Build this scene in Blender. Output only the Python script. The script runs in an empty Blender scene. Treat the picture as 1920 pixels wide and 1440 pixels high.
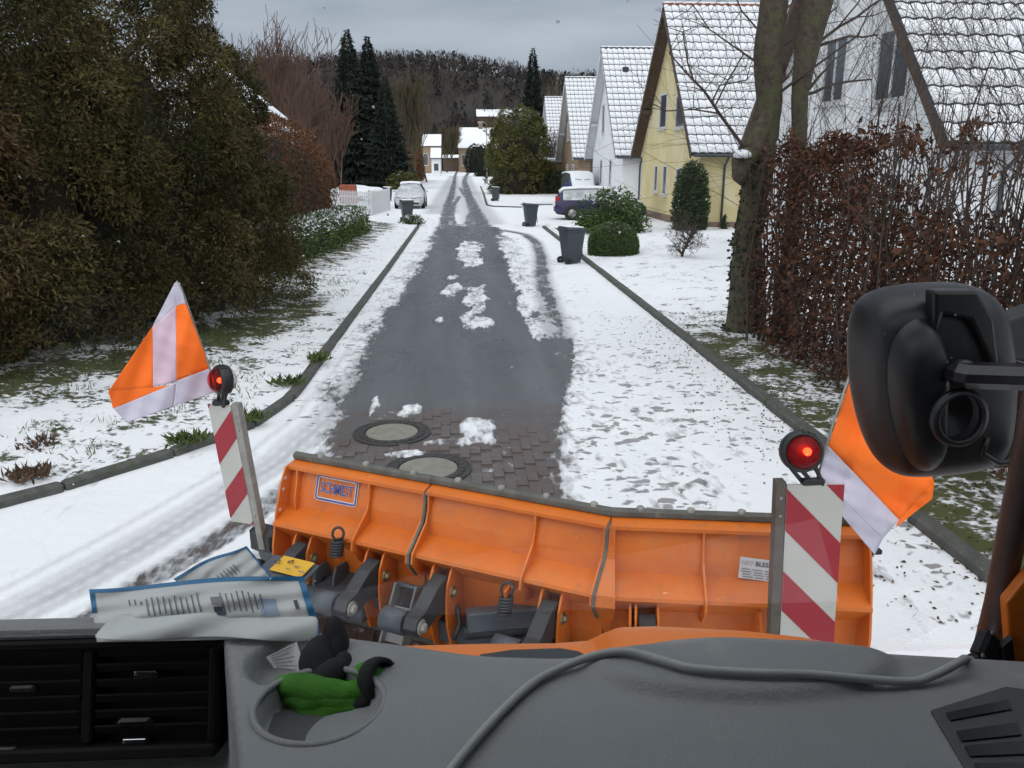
import bpy, math, random
import numpy as np
from mathutils import Vector, Matrix

random.seed(7)
RNG = np.random.default_rng(11)
sc = bpy.context.scene
COL = sc.collection

# ------------------------------------------------------------------ camera
FPX = 1493.0                       # focal length in pixels of a 1920 px wide frame
VPX, VPY, EYE = 865.0, 305.0, 2.7  # where the street vanishes; eye height in the cab
_v = (720 - VPY) / FPX
PITCH = math.atan(_v)
YAW = math.atan2((960 - VPX) / FPX, math.sqrt(1 + _v * _v))
cd = bpy.data.cameras.new('camera')
cd.sensor_width = 36.0
cd.lens = FPX / 1920 * 36.0
cd.clip_start = 0.05
cd.clip_end = 4000
cam = bpy.data.objects.new('camera', cd)
COL.objects.link(cam)
cam.location = (0, 0, EYE)
cam.rotation_euler = (math.pi / 2 - PITCH, 0, -YAW)
sc.camera = cam

# ------------------------------------------------------------------ sky and light (overcast winter day)
world = bpy.data.worlds.new('World')
sc.world = world
world.use_nodes = True
wn, wl = world.node_tree.nodes, world.node_tree.links
wn.clear()
SUN_EL, SUN_AZ = math.radians(60), math.radians(196)
sky = wn.new('ShaderNodeTexSky')
sky.sky_type = 'NISHITA'
sky.sun_disc = False
sky.sun_elevation = SUN_EL
sky.sun_rotation = SUN_AZ
sky.air_density = 1.0
sky.dust_density = 5.0
hs = wn.new('ShaderNodeHueSaturation')
hs.inputs['Saturation'].default_value = 0.25
hs.inputs['Value'].default_value = 0.08
wl.new(sky.outputs[0], hs.inputs['Color'])
tc = wn.new('ShaderNodeTexCoord')
mp = wn.new('ShaderNodeMapping')
mp.inputs['Scale'].default_value = (1.0, 1.0, 4.5)
wl.new(tc.outputs['Generated'], mp.inputs[0])
nz = wn.new('ShaderNodeTexNoise')
nz.inputs['Scale'].default_value = 2.6
nz.inputs['Detail'].default_value = 6
nz.inputs['Roughness'].default_value = 0.5
wl.new(mp.outputs[0], nz.inputs['Vector'])
cr = wn.new('ShaderNodeValToRGB')
cr.color_ramp.elements[0].position = 0.34
cr.color_ramp.elements[0].color = (0.176, 0.209, 0.257, 1)
cr.color_ramp.elements[1].position = 0.68
cr.color_ramp.elements[1].color = (0.312, 0.347, 0.402, 1)
wl.new(nz.outputs[0], cr.inputs[0])
mx = wn.new('ShaderNodeMixRGB')
mx.inputs[0].default_value = 0.88
wl.new(hs.outputs[0], mx.inputs[1])
wl.new(cr.outputs[0], mx.inputs[2])
bg = wn.new('ShaderNodeBackground')
bg.inputs['Strength'].default_value = 1.0
wl.new(mx.outputs[0], bg.inputs['Color'])
wo = wn.new('ShaderNodeOutputWorld')
wl.new(bg.outputs[0], wo.inputs['Surface'])

sd = bpy.data.lights.new('sun', 'SUN')
sd.energy = 1.5
sd.angle = math.radians(120)
sd.color = (1.0, 0.97, 0.94)
sun = bpy.data.objects.new('sun', sd)
COL.objects.link(sun)
_sx, _sy = math.sin(SUN_AZ) * math.cos(SUN_EL), math.cos(SUN_AZ) * math.cos(SUN_EL)
sun.rotation_euler = Vector((_sx, _sy, math.sin(SUN_EL))).to_track_quat('Z', 'Y').to_euler()

sc.view_settings.view_transform = 'Standard'
sc.view_settings.look = 'None'
sc.view_settings.exposure = 0.80
sc.view_settings.gamma = 1.0
sc.view_settings.use_curve_mapping = False
sc.render.engine = 'CYCLES'
sc.cycles.max_bounces = 5
sc.cycles.diffuse_bounces = 3
sc.cycles.glossy_bounces = 2
sc.cycles.use_adaptive_sampling = True
sc.cycles.adaptive_threshold = 0.03
sc.cycles.transparent_max_bounces = 16
sc.cycles.use_denoising = True

# ------------------------------------------------------------------ placing: turn a sight line into a real point
def ray(px, py):
    a, b = (px - 960) / FPX, (720 - py) / FPX
    y = math.cos(PITCH) + b * math.sin(PITCH)
    z = -math.sin(PITCH) + b * math.cos(PITCH)
    c, s = math.cos(YAW), math.sin(YAW)
    return Vector((a * c + y * s, -a * s + y * c, z))
def Pz(px, py, z=0.0):
    r = ray(px, py); t = (z - EYE) / r.z
    return Vector((r.x * t, r.y * t, z))
def Py(px, py, y):
    r = ray(px, py); t = y / r.y
    return Vector((r.x * t, y, EYE + r.z * t))
def Px(px, py, x):
    r = ray(px, py); t = x / r.x
    return Vector((x, r.y * t, EYE + r.z * t))

# ------------------------------------------------------------------ objects
def tag(o, label=None, cat=None, group=None, kind=None):
    if label: o['label'] = label
    if cat: o['category'] = cat
    if group: o['group'] = group
    if kind: o['kind'] = kind
    return o
def thing(name, label, cat, loc=(0, 0, 0), rz=0.0, group=None):
    o = bpy.data.objects.new(name, None)
    o.empty_display_size = 0.1
    COL.objects.link(o)
    o.location = loc
    o.rotation_euler = (0, 0, rz)
    return tag(o, label, cat, group)
def adopt(o, parent, world=True):
    o.parent = parent
    if world:
        m = Matrix.Translation(Vector(parent.location)) @ parent.rotation_euler.to_matrix().to_4x4()
        if parent.parent:
            pp = parent.parent
            m = Matrix.Translation(Vector(pp.location)) @ pp.rotation_euler.to_matrix().to_4x4() @ parent.matrix_parent_inverse @ m
        o.matrix_parent_inverse = m.inverted()
def add(name, me, parent=None, world=True):
    o = bpy.data.objects.new(name, me)
    COL.objects.link(o)
    if parent: adopt(o, parent, world)
    return o
def copy_tree(o, parent=None):
    c = o.copy()
    COL.objects.link(c)
    c.parent = parent
    if parent: c.matrix_parent_inverse = o.matrix_parent_inverse.copy()
    for ch in list(o.children):
        copy_tree(ch, c)
    return c

class MB:
    """collects shapes that become one mesh"""
    def __init__(s): s.v, s.f, s.m, s.sm = [], [], [], []
    def raw(s, vs, fs, mi=0, smooth=False):
        o = len(s.v)
        s.v += [tuple(p) for p in vs]
        for f in fs:
            s.f.append(tuple(o + i for i in f)); s.m.append(mi); s.sm.append(smooth)
        return s
    def box(s, c, size, mi=0, R=None, taper=1.0):
        hx, hy, hz = size[0] / 2, size[1] / 2, size[2] / 2
        vs = []
        for z in (-1, 1):
            k = taper if z > 0 else 1.0
            for x, y in ((-1, -1), (1, -1), (1, 1), (-1, 1)):
                p = Vector((x * hx * k, y * hy * k, z * hz))
                if R is not None: p = R @ p
                vs.append(p + Vector(c))
        return s.raw(vs, [(3, 2, 1, 0), (4, 5, 6, 7), (0, 1, 5, 4), (1, 2, 6, 5), (2, 3, 7, 6), (3, 0, 4, 7)], mi)
    def bbox(s, c, size, b=0.01, mi=0, R=None):
        """box with chamfered edges"""
        hx, hy, hz = size[0] / 2, size[1] / 2, size[2] / 2
        b = min(b, hx * .9, hy * .9, hz * .9)
        rings = []
        prof = ((-hz, b), (-hz + b, 0), (hz - b, 0), (hz, b))
        vs = []
        for z, ins in prof:
            ax, ay = hx - ins, hy - ins
            for x, y in ((-ax + b, -ay), (ax - b, -ay), (ax, -ay + b), (ax, ay - b), (ax - b, ay), (-ax + b, ay), (-ax, ay - b), (-ax, -ay + b)):
                p = Vector((x, y, z))
                if R is not None: p = R @ p
                vs.append(p + Vector(c))
        fs = [tuple(range(7, -1, -1)), tuple(range(24, 32))]
        for k in range(3):
            for i in range(8):
                j = (i + 1) % 8
                fs.append((k * 8 + i, k * 8 + j, k * 8 + 8 + j, k * 8 + 8 + i))
        return s.raw(vs, fs, mi)
    def tube(s, pts, rad, n=8, mi=0, cap=True, smooth=True):
        pts = [Vector(p) for p in pts]
        if not hasattr(rad, '__len__'): rad = [rad] * len(pts)
        vs = []
        up = Vector((0.13, 0.21, 0.97))
        prev = None
        for i, p in enumerate(pts):
            d = pts[min(i + 1, len(pts) - 1)] - pts[max(i - 1, 0)]
            if d.length < 1e-9: d = Vector((0, 0, 1))
            d.normalize()
            if prev is None:
                a = d.cross(up)
                if a.length < 0.1: a = d.cross(Vector((1, 0, 0)))
            else:
                a = prev - d * prev.dot(d)
            a.normalize(); prev = a
            b = d.cross(a)
            for k in range(n):
                t = 2 * math.pi * k / n
                vs.append(p + (a * math.cos(t) + b * math.sin(t)) * rad[i])
        fs = []
        for i in range(len(pts) - 1):
            for k in range(n):
                j = (k + 1) % n
                fs.append((i * n + k, i * n + j, i * n + n + j, i * n + n + k))
        s.raw(vs, fs, mi, smooth)
        if cap:
            o = len(s.v) - len(vs)
            s.f.append(tuple(o + k for k in range(n - 1, -1, -1))); s.m.append(mi); s.sm.append(False)
            s.f.append(tuple(o + len(vs) - n + k for k in range(n))); s.m.append(mi); s.sm.append(False)
        return s
    def cyl(s, p0, p1, r, n=14, mi=0, r1=None):
        return s.tube([p0, p1], [r, r if r1 is None else r1], n, mi)
    def lathe(s, prof, c, axis=(0, 0, 1), n=20, mi=0, smooth=True, close=False):
        ax = Vector(axis).normalized()
        a = ax.cross(Vector((0, 0, 1)) if abs(ax.z) < .9 else Vector((1, 0, 0))).normalized()
        b = ax.cross(a)
        vs = []
        for r, h in prof:
            for k in range(n):
                t = 2 * math.pi * k / n
                vs.append(Vector(c) + ax * h + (a * math.cos(t) + b * math.sin(t)) * r)
        fs = []
        m = len(prof)
        for i in range(m if close else m - 1):
            i2 = (i + 1) % m
            for k in range(n):
                j = (k + 1) % n
                fs.append((i * n + k, i * n + j, i2 * n + j, i2 * n + k))
        return s.raw(vs, fs, mi, smooth)
    def prism(s, poly, ext, mi=0):
        """polygon (list of 3D points) pushed along ext"""
        n = len(poly); e = Vector(ext)
        vs = [Vector(p) for p in poly] + [Vector(p) + e for p in poly]
        fs = [tuple(range(n - 1, -1, -1)), tuple(range(n, 2 * n))]
        for i in range(n):
            j = (i + 1) % n
            fs.append((i, j, n + j, n + i))
        return s.raw(vs, fs, mi)
    def build(s, name, mats, parent=None, world=True, bevel=0, sub=0, solid=0):
        me = bpy.data.meshes.new(name)
        me.from_pydata(s.v, [], s.f)
        if not isinstance(mats, (list, tuple)): mats = [mats]
        for m in mats: me.materials.append(m)
        me.polygons.foreach_set('material_index', s.m)
        me.polygons.foreach_set('use_smooth', s.sm)
        me.update()
        if sub:
            import bmesh
            b = bmesh.new(); b.from_mesh(me); bmesh.ops.recalc_face_normals(b, faces=b.faces); b.to_mesh(me); b.free()
        o = add(name, me, parent, world)
        if solid:
            md = o.modifiers.new('solid', 'SOLIDIFY'); md.thickness = solid; md.offset = 0
        if bevel:
            md = o.modifiers.new('bevel', 'BEVEL'); md.width = bevel; md.segments = 2; md.limit_method = 'ANGLE'
        if sub:
            md = o.modifiers.new('sub', 'SUBSURF'); md.levels = sub; md.render_levels = sub
        return o

def np_mesh(name, verts, quads, mat, attrs=None, smooth=False, parent=None, face_attrs=None, world=True):
    """fast mesh from numpy arrays; quads is (n,3) or (n,4)"""
    me = bpy.data.meshes.new(name)
    verts = np.ascontiguousarray(verts, dtype=np.float32)
    quads = np.ascontiguousarray(quads, dtype=np.int32)
    k = quads.shape[1]
    me.vertices.add(len(verts)); me.vertices.foreach_set('co', verts.ravel())
    me.loops.add(quads.size); me.loops.foreach_set('vertex_index', quads.ravel())
    me.polygons.add(len(quads))
    me.polygons.foreach_set('loop_start', np.arange(0, quads.size, k, dtype=np.int32))
    me.polygons.foreach_set('loop_total', np.full(len(quads), k, dtype=np.int32))
    me.polygons.foreach_set('use_smooth', np.full(len(quads), smooth, dtype=bool))
    for m in (mat if isinstance(mat, (list, tuple)) else [mat]): me.materials.append(m)
    for nm, arr in (attrs or {}).items():
        a = me.attributes.new(nm, 'FLOAT', 'POINT'); a.data.foreach_set('value', np.ascontiguousarray(arr, dtype=np.float32))
    for nm, arr in (face_attrs or {}).items():
        a = me.attributes.new(nm, 'FLOAT', 'FACE'); a.data.foreach_set('value', np.ascontiguousarray(arr, dtype=np.float32))
    me.update(calc_edges=True)
    me.validate()
    return add(name, me, parent, world)

def vnoise(x, y, seed=0):
    """smooth value noise on arrays"""
    xi, yi = np.floor(x).astype(np.int64), np.floor(y).astype(np.int64)
    fx, fy = x - xi, y - yi
    fx, fy = fx * fx * (3 - 2 * fx), fy * fy * (3 - 2 * fy)
    def h(a, b):
        n = (a * 374761393 + b * 668265263 + seed * 1442695) & 0xffffffff
        n = ((n ^ (n >> 13)) * 1274126177) & 0xffffffff
        return ((n ^ (n >> 16)) & 0xffff) / 65535.0
    return (h(xi, yi) * (1 - fx) + h(xi + 1, yi) * fx) * (1 - fy) + (h(xi, yi + 1) * (1 - fx) + h(xi + 1, yi + 1) * fx) * fy
def fbm(x, y, seed=0, o=4):
    r, a, t = 0, .5, 0
    for k in range(o):
        r = r + a * vnoise(x * 2 ** k, y * 2 ** k, seed + k); t += a; a *= .5
    return r / t
def sstep(a, b, x):
    t = np.clip((x - a) / (b - a), 0, 1)
    return t * t * (3 - 2 * t)

# ------------------------------------------------------------------ materials
class NT:
    def __init__(s, name):
        s.m = bpy.data.materials.new(name); s.m.use_nodes = True
        s.t = s.m.node_tree; s.t.nodes.clear()
        s.out = s.n('ShaderNodeOutputMaterial')
    def n(s, typ, **kw):
        x = s.t.nodes.new(typ)
        for k, v in kw.items(): setattr(x, k, v)
        return x
    def l(s, a, b): s.t.links.new(a, b)
    def noise(s, scale, detail=4, rough=.55, vec=None, dist=0):
        x = s.n('ShaderNodeTexNoise')
        x.inputs['Scale'].default_value = scale; x.inputs['Detail'].default_value = detail
        x.inputs['Roughness'].default_value = rough; x.inputs['Distortion'].default_value = dist
        if vec is not None: s.l(vec, x.inputs['Vector'])
        return x.outputs[0]
    def math(s, op, a, b=0.0, c=0.0, clamp=False):
        x = s.n('ShaderNodeMath', operation=op); x.use_clamp = clamp
        for i, q in enumerate((a, b, c)):
            if hasattr(q, 'is_linked') or hasattr(q, 'links'): s.l(q, x.inputs[i])
            else: x.inputs[i].default_value = q
        return x.outputs[0]
    def step(s, v, a, b):
        x = s.n('ShaderNodeMapRange', interpolation_type='SMOOTHSTEP')
        s.l(v, x.inputs[0]); x.inputs[1].default_value = a; x.inputs[2].default_value = b
        return x.outputs[0]
    def mix(s, f, a, b):
        x = s.n('ShaderNodeMixRGB')
        if hasattr(f, 'links'): s.l(f, x.inputs[0])
        else: x.inputs[0].default_value = f
        for i, q in ((1, a), (2, b)):
            if hasattr(q, 'links'): s.l(q, x.inputs[i])
            else: x.inputs[i].default_value = (q[0], q[1], q[2], 1)
        return x.outputs[0]
    def bsdf(s, col, rough=.6, metal=0, spec=.5, **kw):
        b = s.n('ShaderNodeBsdfPrincipled')
        for k, q in (('Base Color', col), ('Roughness', rough), ('Metallic', metal), ('Specular IOR Level', spec)):
            if hasattr(q, 'links'): s.l(q, b.inputs[k])
            elif k == 'Base Color': b.inputs[k].default_value = (q[0], q[1], q[2], 1)
            else: b.inputs[k].default_value = q
        for k, q in kw.items(): b.inputs[k.replace('_', ' ')].default_value = q
        s.l(b.outputs[0], s.out.inputs['Surface'])
        s.b = b
        return b
    def bump(s, h, strength=.3, dist=.01):
        x = s.n('ShaderNodeBump'); x.inputs['Strength'].default_value = strength; x.inputs['Distance'].default_value = dist
        s.l(h, x.inputs['Height']); s.l(x.outputs[0], s.b.inputs['Normal'])
    def obj(s):
        return s.n('ShaderNodeTexCoord').outputs['Object']
    def pos(s):
        return s.n('ShaderNodeNewGeometry').outputs['Position']
    def attr(s, nm):
        x = s.n('ShaderNodeAttribute'); x.attribute_name = nm
        return x.outputs['Fac']

def pm(name, c1, c2=None, scale=6, rough=.6, bump=0, bscale=40, metal=0, spec=.5, dirt=None, dscale=3, dlo=.55, dhi=.75, **kw):
    """painted or natural surface: two tones of noise, optional dirt patches with a shape of their own, fine relief"""
    t = NT(name)
    v = t.pos()
    c2 = c2 or tuple(x * .8 for x in c1)
    col = t.mix(t.step(t.noise(scale, 5, .6, v), .3, .7), c1, c2)
    if dirt: col = t.mix(t.step(t.noise(dscale, 7, .7, v), dlo, dhi), col, dirt)
    r = t.math('MULTIPLY_ADD', t.noise(scale * 1.7, 3, .5, v), .25, rough - .12)
    t.bsdf(col, r, metal, spec, **kw)
    if bump: t.bump(t.noise(bscale, 4, .6, v), bump)
    return t.m

SNOWC = (0.80, 0.82, 0.86)
def leafmat(name, c1, c2, snow=0.0, rough=.75, trans=0.0):
    """foliage: random tint for each leaf; snow lies on faces that look up"""
    t = NT(name)
    col = t.mix(t.attr('tint'), c1, c2)
    if snow:
        g = t.n('ShaderNodeNewGeometry')
        sp = t.n('ShaderNodeSeparateXYZ'); t.l(g.outputs['True Normal'], sp.inputs[0])
        up = t.math('ABSOLUTE', sp.outputs[2])
        nn = t.noise(2.2, 5, .65, t.pos())
        f = t.step(t.math('ADD', t.math('MULTIPLY', up, t.attr('top')), t.math('MULTIPLY', nn, .6)), 1.32 - snow, 1.44 - snow)
        col = t.mix(f, col, SNOWC)
    t.bsdf(col, rough, 0, .25)
    return t.m

M = {}
def snow_mat():
    t = NT('snow')
    v = t.pos()
    n = t.noise(1.3, 5, .6, v)
    col = t.mix(n, (.77, .79, .83), (.85, .865, .89))
    t.bsdf(col, .85, 0, .2)
    t.bump(t.math('ADD', t.noise(9, 5, .6, v), t.math('MULTIPLY', t.noise(60, 3, .6, v), .35)), .6, .02)
    return t.m
M['snow'] = snow_mat()
def plough_paint():
    t = NT('orange_paint'); v = t.pos()
    col = t.mix(t.step(t.noise(3, 5, .6, v), .3, .7), (.70, .170, .012), (.60, .135, .010))
    mz = t.n('ShaderNodeMapping'); mz.inputs['Scale'].default_value = (16, 16, 1.6); t.l(v, mz.inputs[0])
    col = t.mix(t.math('MULTIPLY', t.step(t.noise(1.0, 5, .65, mz.outputs[0]), .52, .74), .55), col, (.36, .135, .05))     # dirt runs
    col = t.mix(t.math('MULTIPLY', t.step(t.noise(5, 6, .7, v), .50, .72), .40), col, (.52, .235, .085))                     # salt film
    mr = t.n('ShaderNodeMapping'); mr.inputs['Scale'].default_value = (7, 7, 60); mr.inputs['Rotation'].default_value = (.3, .2, .5); t.l(v, mr.inputs[0])
    col = t.mix(t.step(t.noise(2.0, 3, .6, mr.outputs[0]), .715, .735), col, (.80, .40, .16))                                # scratches
    col = t.mix(t.step(t.noise(38, 4, .7, v), .72, .76), col, (.10, .045, .025))                                             # chips and rust
    r = t.math('MULTIPLY_ADD', t.noise(9, 5, .6, v), .35, .24)
    t.bsdf(col, r, 0, .5); t.bump(t.noise(70, 5, .65, v), .12); return t.m
M['orange'] = plough_paint()
M['bonnet'] = pm('bonnet_paint', (.74, .19, .02), (.68, .165, .014), 2, .32, .03, 200, spec=.5)
M['steel'] = pm('slate_grey_paint', (.075, .088, .105), (.055, .065, .08), 7, .5, .1, 120, dirt=(.12, .10, .085), dscale=5, dlo=.55, dhi=.8)
M['steel_dk'] = pm('dark_grey_paint', (.032, .036, .042), (.024, .026, .03), 8, .5, .1, 120, dirt=(.07, .06, .055), dscale=6)
M['galv'] = pm('galvanised_steel', (.33, .32, .29), (.24, .235, .22), 14, .5, .1, 150, metal=.1, dirt=(.13, .115, .09), dscale=8)
M['post_brown'] = pm('weathered_post', (.115, .095, .075), (.085, .072, .06), 12, .6, .15, 150, dirt=(.05, .045, .035), dscale=8)
M['rubber'] = pm('worn_rubber', (.13, .13, .115), (.085, .085, .075), 12, .8, .25, 90, dirt=(.22, .21, .18), dscale=7)
M['black'] = pm('black_plastic', (.011, .0115, .013), (.009, .0095, .011), 9, .42)
M['blackgloss'] = pm('satin_black', (.009, .009, .011), None, 9, .35)
M['ventblack'] = pm('vent_black', (.008, .008, .009), None, 9, .7, spec=.2)
M['dash'] = pm('grey_dashboard', (.255, .266, .269), (.228, .24, .243), 3, .58, .3, 260, dirt=(.325, .327, .32), dscale=5, dlo=.55, dhi=.8)
M['dash_dk'] = pm('dark_dashboard', (.075, .078, .08), (.06, .062, .065), 3, .6, .1, 420)
M['cabtrim'] = pm('cab_lining', (.05, .05, .053), None, 3, .8)
M['asphalt'] = pm('asphalt', (.062, .066, .072), (.045, .048, .053), 30, .6, .5, 220)
M['kerb'] = pm('kerb_concrete', (.10, .10, .095), (.055, .06, .052), 9, .8, .3, 90, dirt=(.055, .07, .032), dscale=4, dlo=.5, dhi=.7)
M['brass'] = pm('yellowed_zinc', (.36, .30, .17), (.28, .235, .14), 20, .42, .05, 100, metal=.75)
M['white_wall'] = pm('white_render', (.82, .83, .85), (.77, .785, .80), 1.5, .85, .2, 120, dirt=(.54, .56, .57), dscale=.8)
M['tan_wall'] = pm('tan_brick', (.30, .22, .14), (.25, .18, .115), 3, .85, .2, 60)
M['yellow_wall'] = pm('yellow_render', (.68, .58, .31), (.63, .53, .28), 1.0, .85, .25, 100, dirt=(.70, .62, .40), dscale=.7, dlo=.5, dhi=.62)
M['wood_dk'] = pm('dark_stained_wood', (.095, .062, .043), (.07, .045, .032), 9, .65, .2, 60)
M['wood_wh'] = pm('white_painted_wood', (.62, .63, .64), (.56, .57, .58), 5, .6)
M['frame_wh'] = pm('white_window_frame', (.70, .71, .72), None, 5, .4)
M['tile_dk'] = pm('dark_roof_tile', (.055, .06, .07), (.04, .044, .05), 10, .6)
M['tile_red'] = pm('red_roof_tile', (.26, .09, .06), (.20, .07, .05), 10, .65)
M['plinth'] = pm('plinth_render', (.24, .17, .13), (.2, .15, .12), 4, .85)
M['bin'] = pm('slate_bin_plastic', (.042, .055, .066), (.034, .044, .053), 7, .45, .1, 100)
M['bark'] = pm('bark', (.092, .074, .052), (.038, .031, .023), 14, .9, 1.0, 24, dirt=(.07, .08, .03), dscale=6, dlo=.50, dhi=.62)
M['twig'] = pm('twig_bark', (.075, .055, .042), (.05, .036, .03), 9, .85)
M['redtwig'] = pm('reddish_twigs', (.125, .072, .05), (.10, .056, .042), 2, .9)
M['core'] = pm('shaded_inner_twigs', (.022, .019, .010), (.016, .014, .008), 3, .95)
M['carsilver'] = pm('white_car_paint', (.58, .60, .62), None, 3, .28, metal=0)
M['carblue'] = pm('dark_blue_car_paint', (.028, .026, .085), (.022, .021, .07), 3, .25)
M['vanblue'] = pm('blue_car_paint', (.03, .06, .24), None, 3, .25)
M['tyre'] = pm('tyre_rubber', (.02, .02, .02), None, 9, .8)
M['alloy'] = pm('wheel_alloy', (.42, .43, .44), None, 9, .35, metal=.8)
M['redlens'] = pm('red_tail_lens', (.45, .012, .015), None, 9, .2)
M['chrome'] = pm('chrome', (.6, .61, .62), None, 9, .15, metal=1)
M['lettering'] = pm('blue_print', (.075, .085, .30), None, 9, .45)
M['paper'] = pm('white_print_film', (.72, .73, .75), None, 5, .45)
M['inkgrey'] = pm('grey_print', (.20, .21, .23), None, 5, .5)
M['inkdark'] = pm('dark_print', (.045, .055, .08), None, 5, .5)
M['yellow'] = pm('yellow_sticker_film', (.68, .40, .03), (.62, .36, .03), 6, .45)
M['redfilm'] = pm('red_reflective_film', (.33, .010, .022), (.29, .009, .02), 5, .38, .03, 300)
M['whitefilm'] = pm('white_reflective_film', (.50, .50, .46), (.46, .46, .42), 5, .42, .03, 300, dirt=(.36, .35, .31), dscale=9, dlo=.6)
M['flagor'] = pm('fluorescent_orange_cloth', (1.0, .185, .006), (1.0, .165, .005), 3, .7, .08, 300)
M['flagwh'] = pm('reflective_white_cloth', (.62, .60, .72), (.57, .55, .66), 3, .55, .05, 300)
M['flagpk'] = pm('pinkish_reflective_cloth', (.68, .50, .60), (.63, .46, .56), 3, .55, .05, 300)
M['blueplastic'] = pm('blue_print_edge', (.03, .19, .40), None, 6, .4)
def bag_film():
    t = NT('white_plastic_bag'); v = t.pos()
    b = t.bsdf(t.mix(t.noise(4, 4, .5, v), (.80, .83, .82), (.74, .78, .77)), .35, 0, .5); t.bump(t.noise(30, 4, .6, v), .1)
    tr = t.n('ShaderNodeBsdfTranslucent'); tr.inputs[0].default_value = (.85, .88, .87, 1)
    mx_ = t.n('ShaderNodeMixShader'); mx_.inputs[0].default_value = .25
    t.l(b.outputs[0], mx_.inputs[1]); t.l(tr.outputs[0], mx_.inputs[2]); t.l(mx_.outputs[0], t.out.inputs['Surface']); return t.m
M['bagwhite'] = bag_film()
M['green'] = pm('green_glove_fabric', (.055, .235, .012), (.035, .15, .008), 20, .8, .3, 300)
M['blackknit'] = pm('black_glove_fabric', (.012, .012, .013), None, 20, .85, .3, 400)
M['cable'] = pm('grey_cable_sheath', (.36, .38, .365), (.31, .33, .32), 9, .5, .1, 200)
M['lampwhite'] = pm('white_lamp_lens', (.6, .5, .35), None, 5, .3)

# ================================================================== GROUND
def lerp_tab(tab, y):
    ys = [q[0] for q in tab]
    return [np.interp(y, ys, [q[k] for q in tab]) for k in range(1, len(tab[0]))]
# left kerb: runs up the street and swings left into the side street by the truck
KL = [(-6, -24.0), (0.0, -12.5), (3.0, -8.2), (5.0, -5.15), (6.12, -3.74), (6.69, -3.15), (7.53, -2.50), (8.1, -2.16), (8.6, -1.99), (9.4, -1.94), (11, -1.94), (16, -1.9), (22, -1.86), (36.0, -1.82)]
def kerbL(y): return lerp_tab(KL, y)[0]
KRX = 3.42

def snow_ground_mat(name, base1, base2, base_rough=.6, stretch=(1, 1, 1)):
    """snow over a base; attribute 'bare' says how much is scraped or melted away, 'speck' how many thawed spots"""
    t = NT(name)
    v = t.pos()
    mp_ = t.n('ShaderNodeMapping'); mp_.inputs['Scale'].default_value = stretch; t.l(v, mp_.inputs[0])
    vs = mp_.outputs[0]
    n1 = t.noise(2.6, 6, .62, vs)
    n2 = t.noise(14, 4, .6, vs)
    nn = t.math('MULTIPLY_ADD', t.step(n2, .3, .7), .45, t.math('MULTIPLY', t.step(n1, .3, .7), .55))
    bare = t.math('ADD', t.attr('bare'), t.math('MULTIPLY', t.math('SUBTRACT', nn, .5), t.attr('rag')))
    m1 = t.step(bare, .38, .64)
    # thawed prints and dimples: their grey shading is mixed into the colour as spots
    vo = t.n('ShaderNodeTexVoronoi'); vo.inputs['Scale'].default_value = 11.0; vo.inputs['Randomness'].default_value = 1.0
    mq = t.n('ShaderNodeMapping'); mq.inputs['Scale'].default_value = (.7, 1.0, 1.0); t.l(v, mq.inputs[0])
    wq = t.n('ShaderNodeVectorMath', operation='ADD'); t.l(mq.outputs[0], wq.inputs[0])
    wn_ = t.n('ShaderNodeTexNoise'); wn_.inputs['Scale'].default_value = 6; t.l(v, wn_.inputs['Vector'])
    ws = t.n('ShaderNodeVectorMath', operation='SCALE'); ws.inputs['Scale'].default_value = .22; t.l(wn_.outputs[1], ws.inputs[0]); t.l(ws.outputs[0], wq.inputs[1])
    t.l(wq.outputs[0], vo.inputs['Vector'])
    sepc = t.n('ShaderNodeSeparateColor'); t.l(vo.outputs['Color'], sepc.inputs[0])
    rad = t.math('MULTIPLY', t.math('MULTIPLY', sepc.outputs[0], sepc.outputs[1]), t.attr('speck'))
    sp = t.math('SUBTRACT', rad, vo.outputs['Distance'])
    m2 = t.step(sp, -.06, .22)
    m = t.math('MAXIMUM', m1, t.math('MULTIPLY', m2, .72))
    base = t.mix(t.noise(45, 4, .7, v), base1, base2)
    ml = t.n('ShaderNodeMapping'); ml.inputs['Scale'].default_value = (2.2, .16, 1); t.l(v, ml.inputs[0])
    streak = t.step(t.noise(1.0, 4, .6, ml.outputs[0]), .35, .68)
    wet = t.step(t.noise(.7, 4, .6, vs), .42, .62)
    base = t.mix(t.math('MULTIPLY', streak, .55), base, tuple(x * 1.45 for x in base1))
    base = t.mix(t.math('MULTIPLY', wet, .45), base, tuple(x * .55 for x in base2))
    base = t.mix(t.math('MULTIPLY', t.attr('brick'), t.step(t.noise(3, 3, .5, v), .2, .6)), base, (.10, .078, .07))
    snow = t.mix(t.noise(1.1, 4, .6, v), (.76, .78, .82), (.85, .865, .89))
    # slushy greyed snow in wheel tracks
    sl = t.math('MULTIPLY', t.attr('slush'), t.math('MULTIPLY_ADD', t.noise(22, 4, .65, vs), .7, .65), clamp=True)
    snow = t.mix(sl, snow, (.20, .21, .22))
    edge = t.math('MULTIPLY', t.step(bare, .16, .42), t.attr('brickless'))
    snow = t.mix(t.math('MULTIPLY', edge, .62), snow, (.36, .37, .39))
    col = t.mix(m, snow, base)
    r = t.math('MULTIPLY_ADD', m, t.math('MULTIPLY_ADD', wet, -.22, base_rough - .80), .85)
    t.bsdf(col, r, 0, .35)
    h = t.math('SUBTRACT', t.math('MULTIPLY_ADD', t.noise(8, 5, .6, v), .45, t.math('MULTIPLY', t.noise(50, 3, .6, v), .16)), t.math('MULTIPLY', m, .9))
    t.bump(h, .8, .03)
    return t.m
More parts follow.
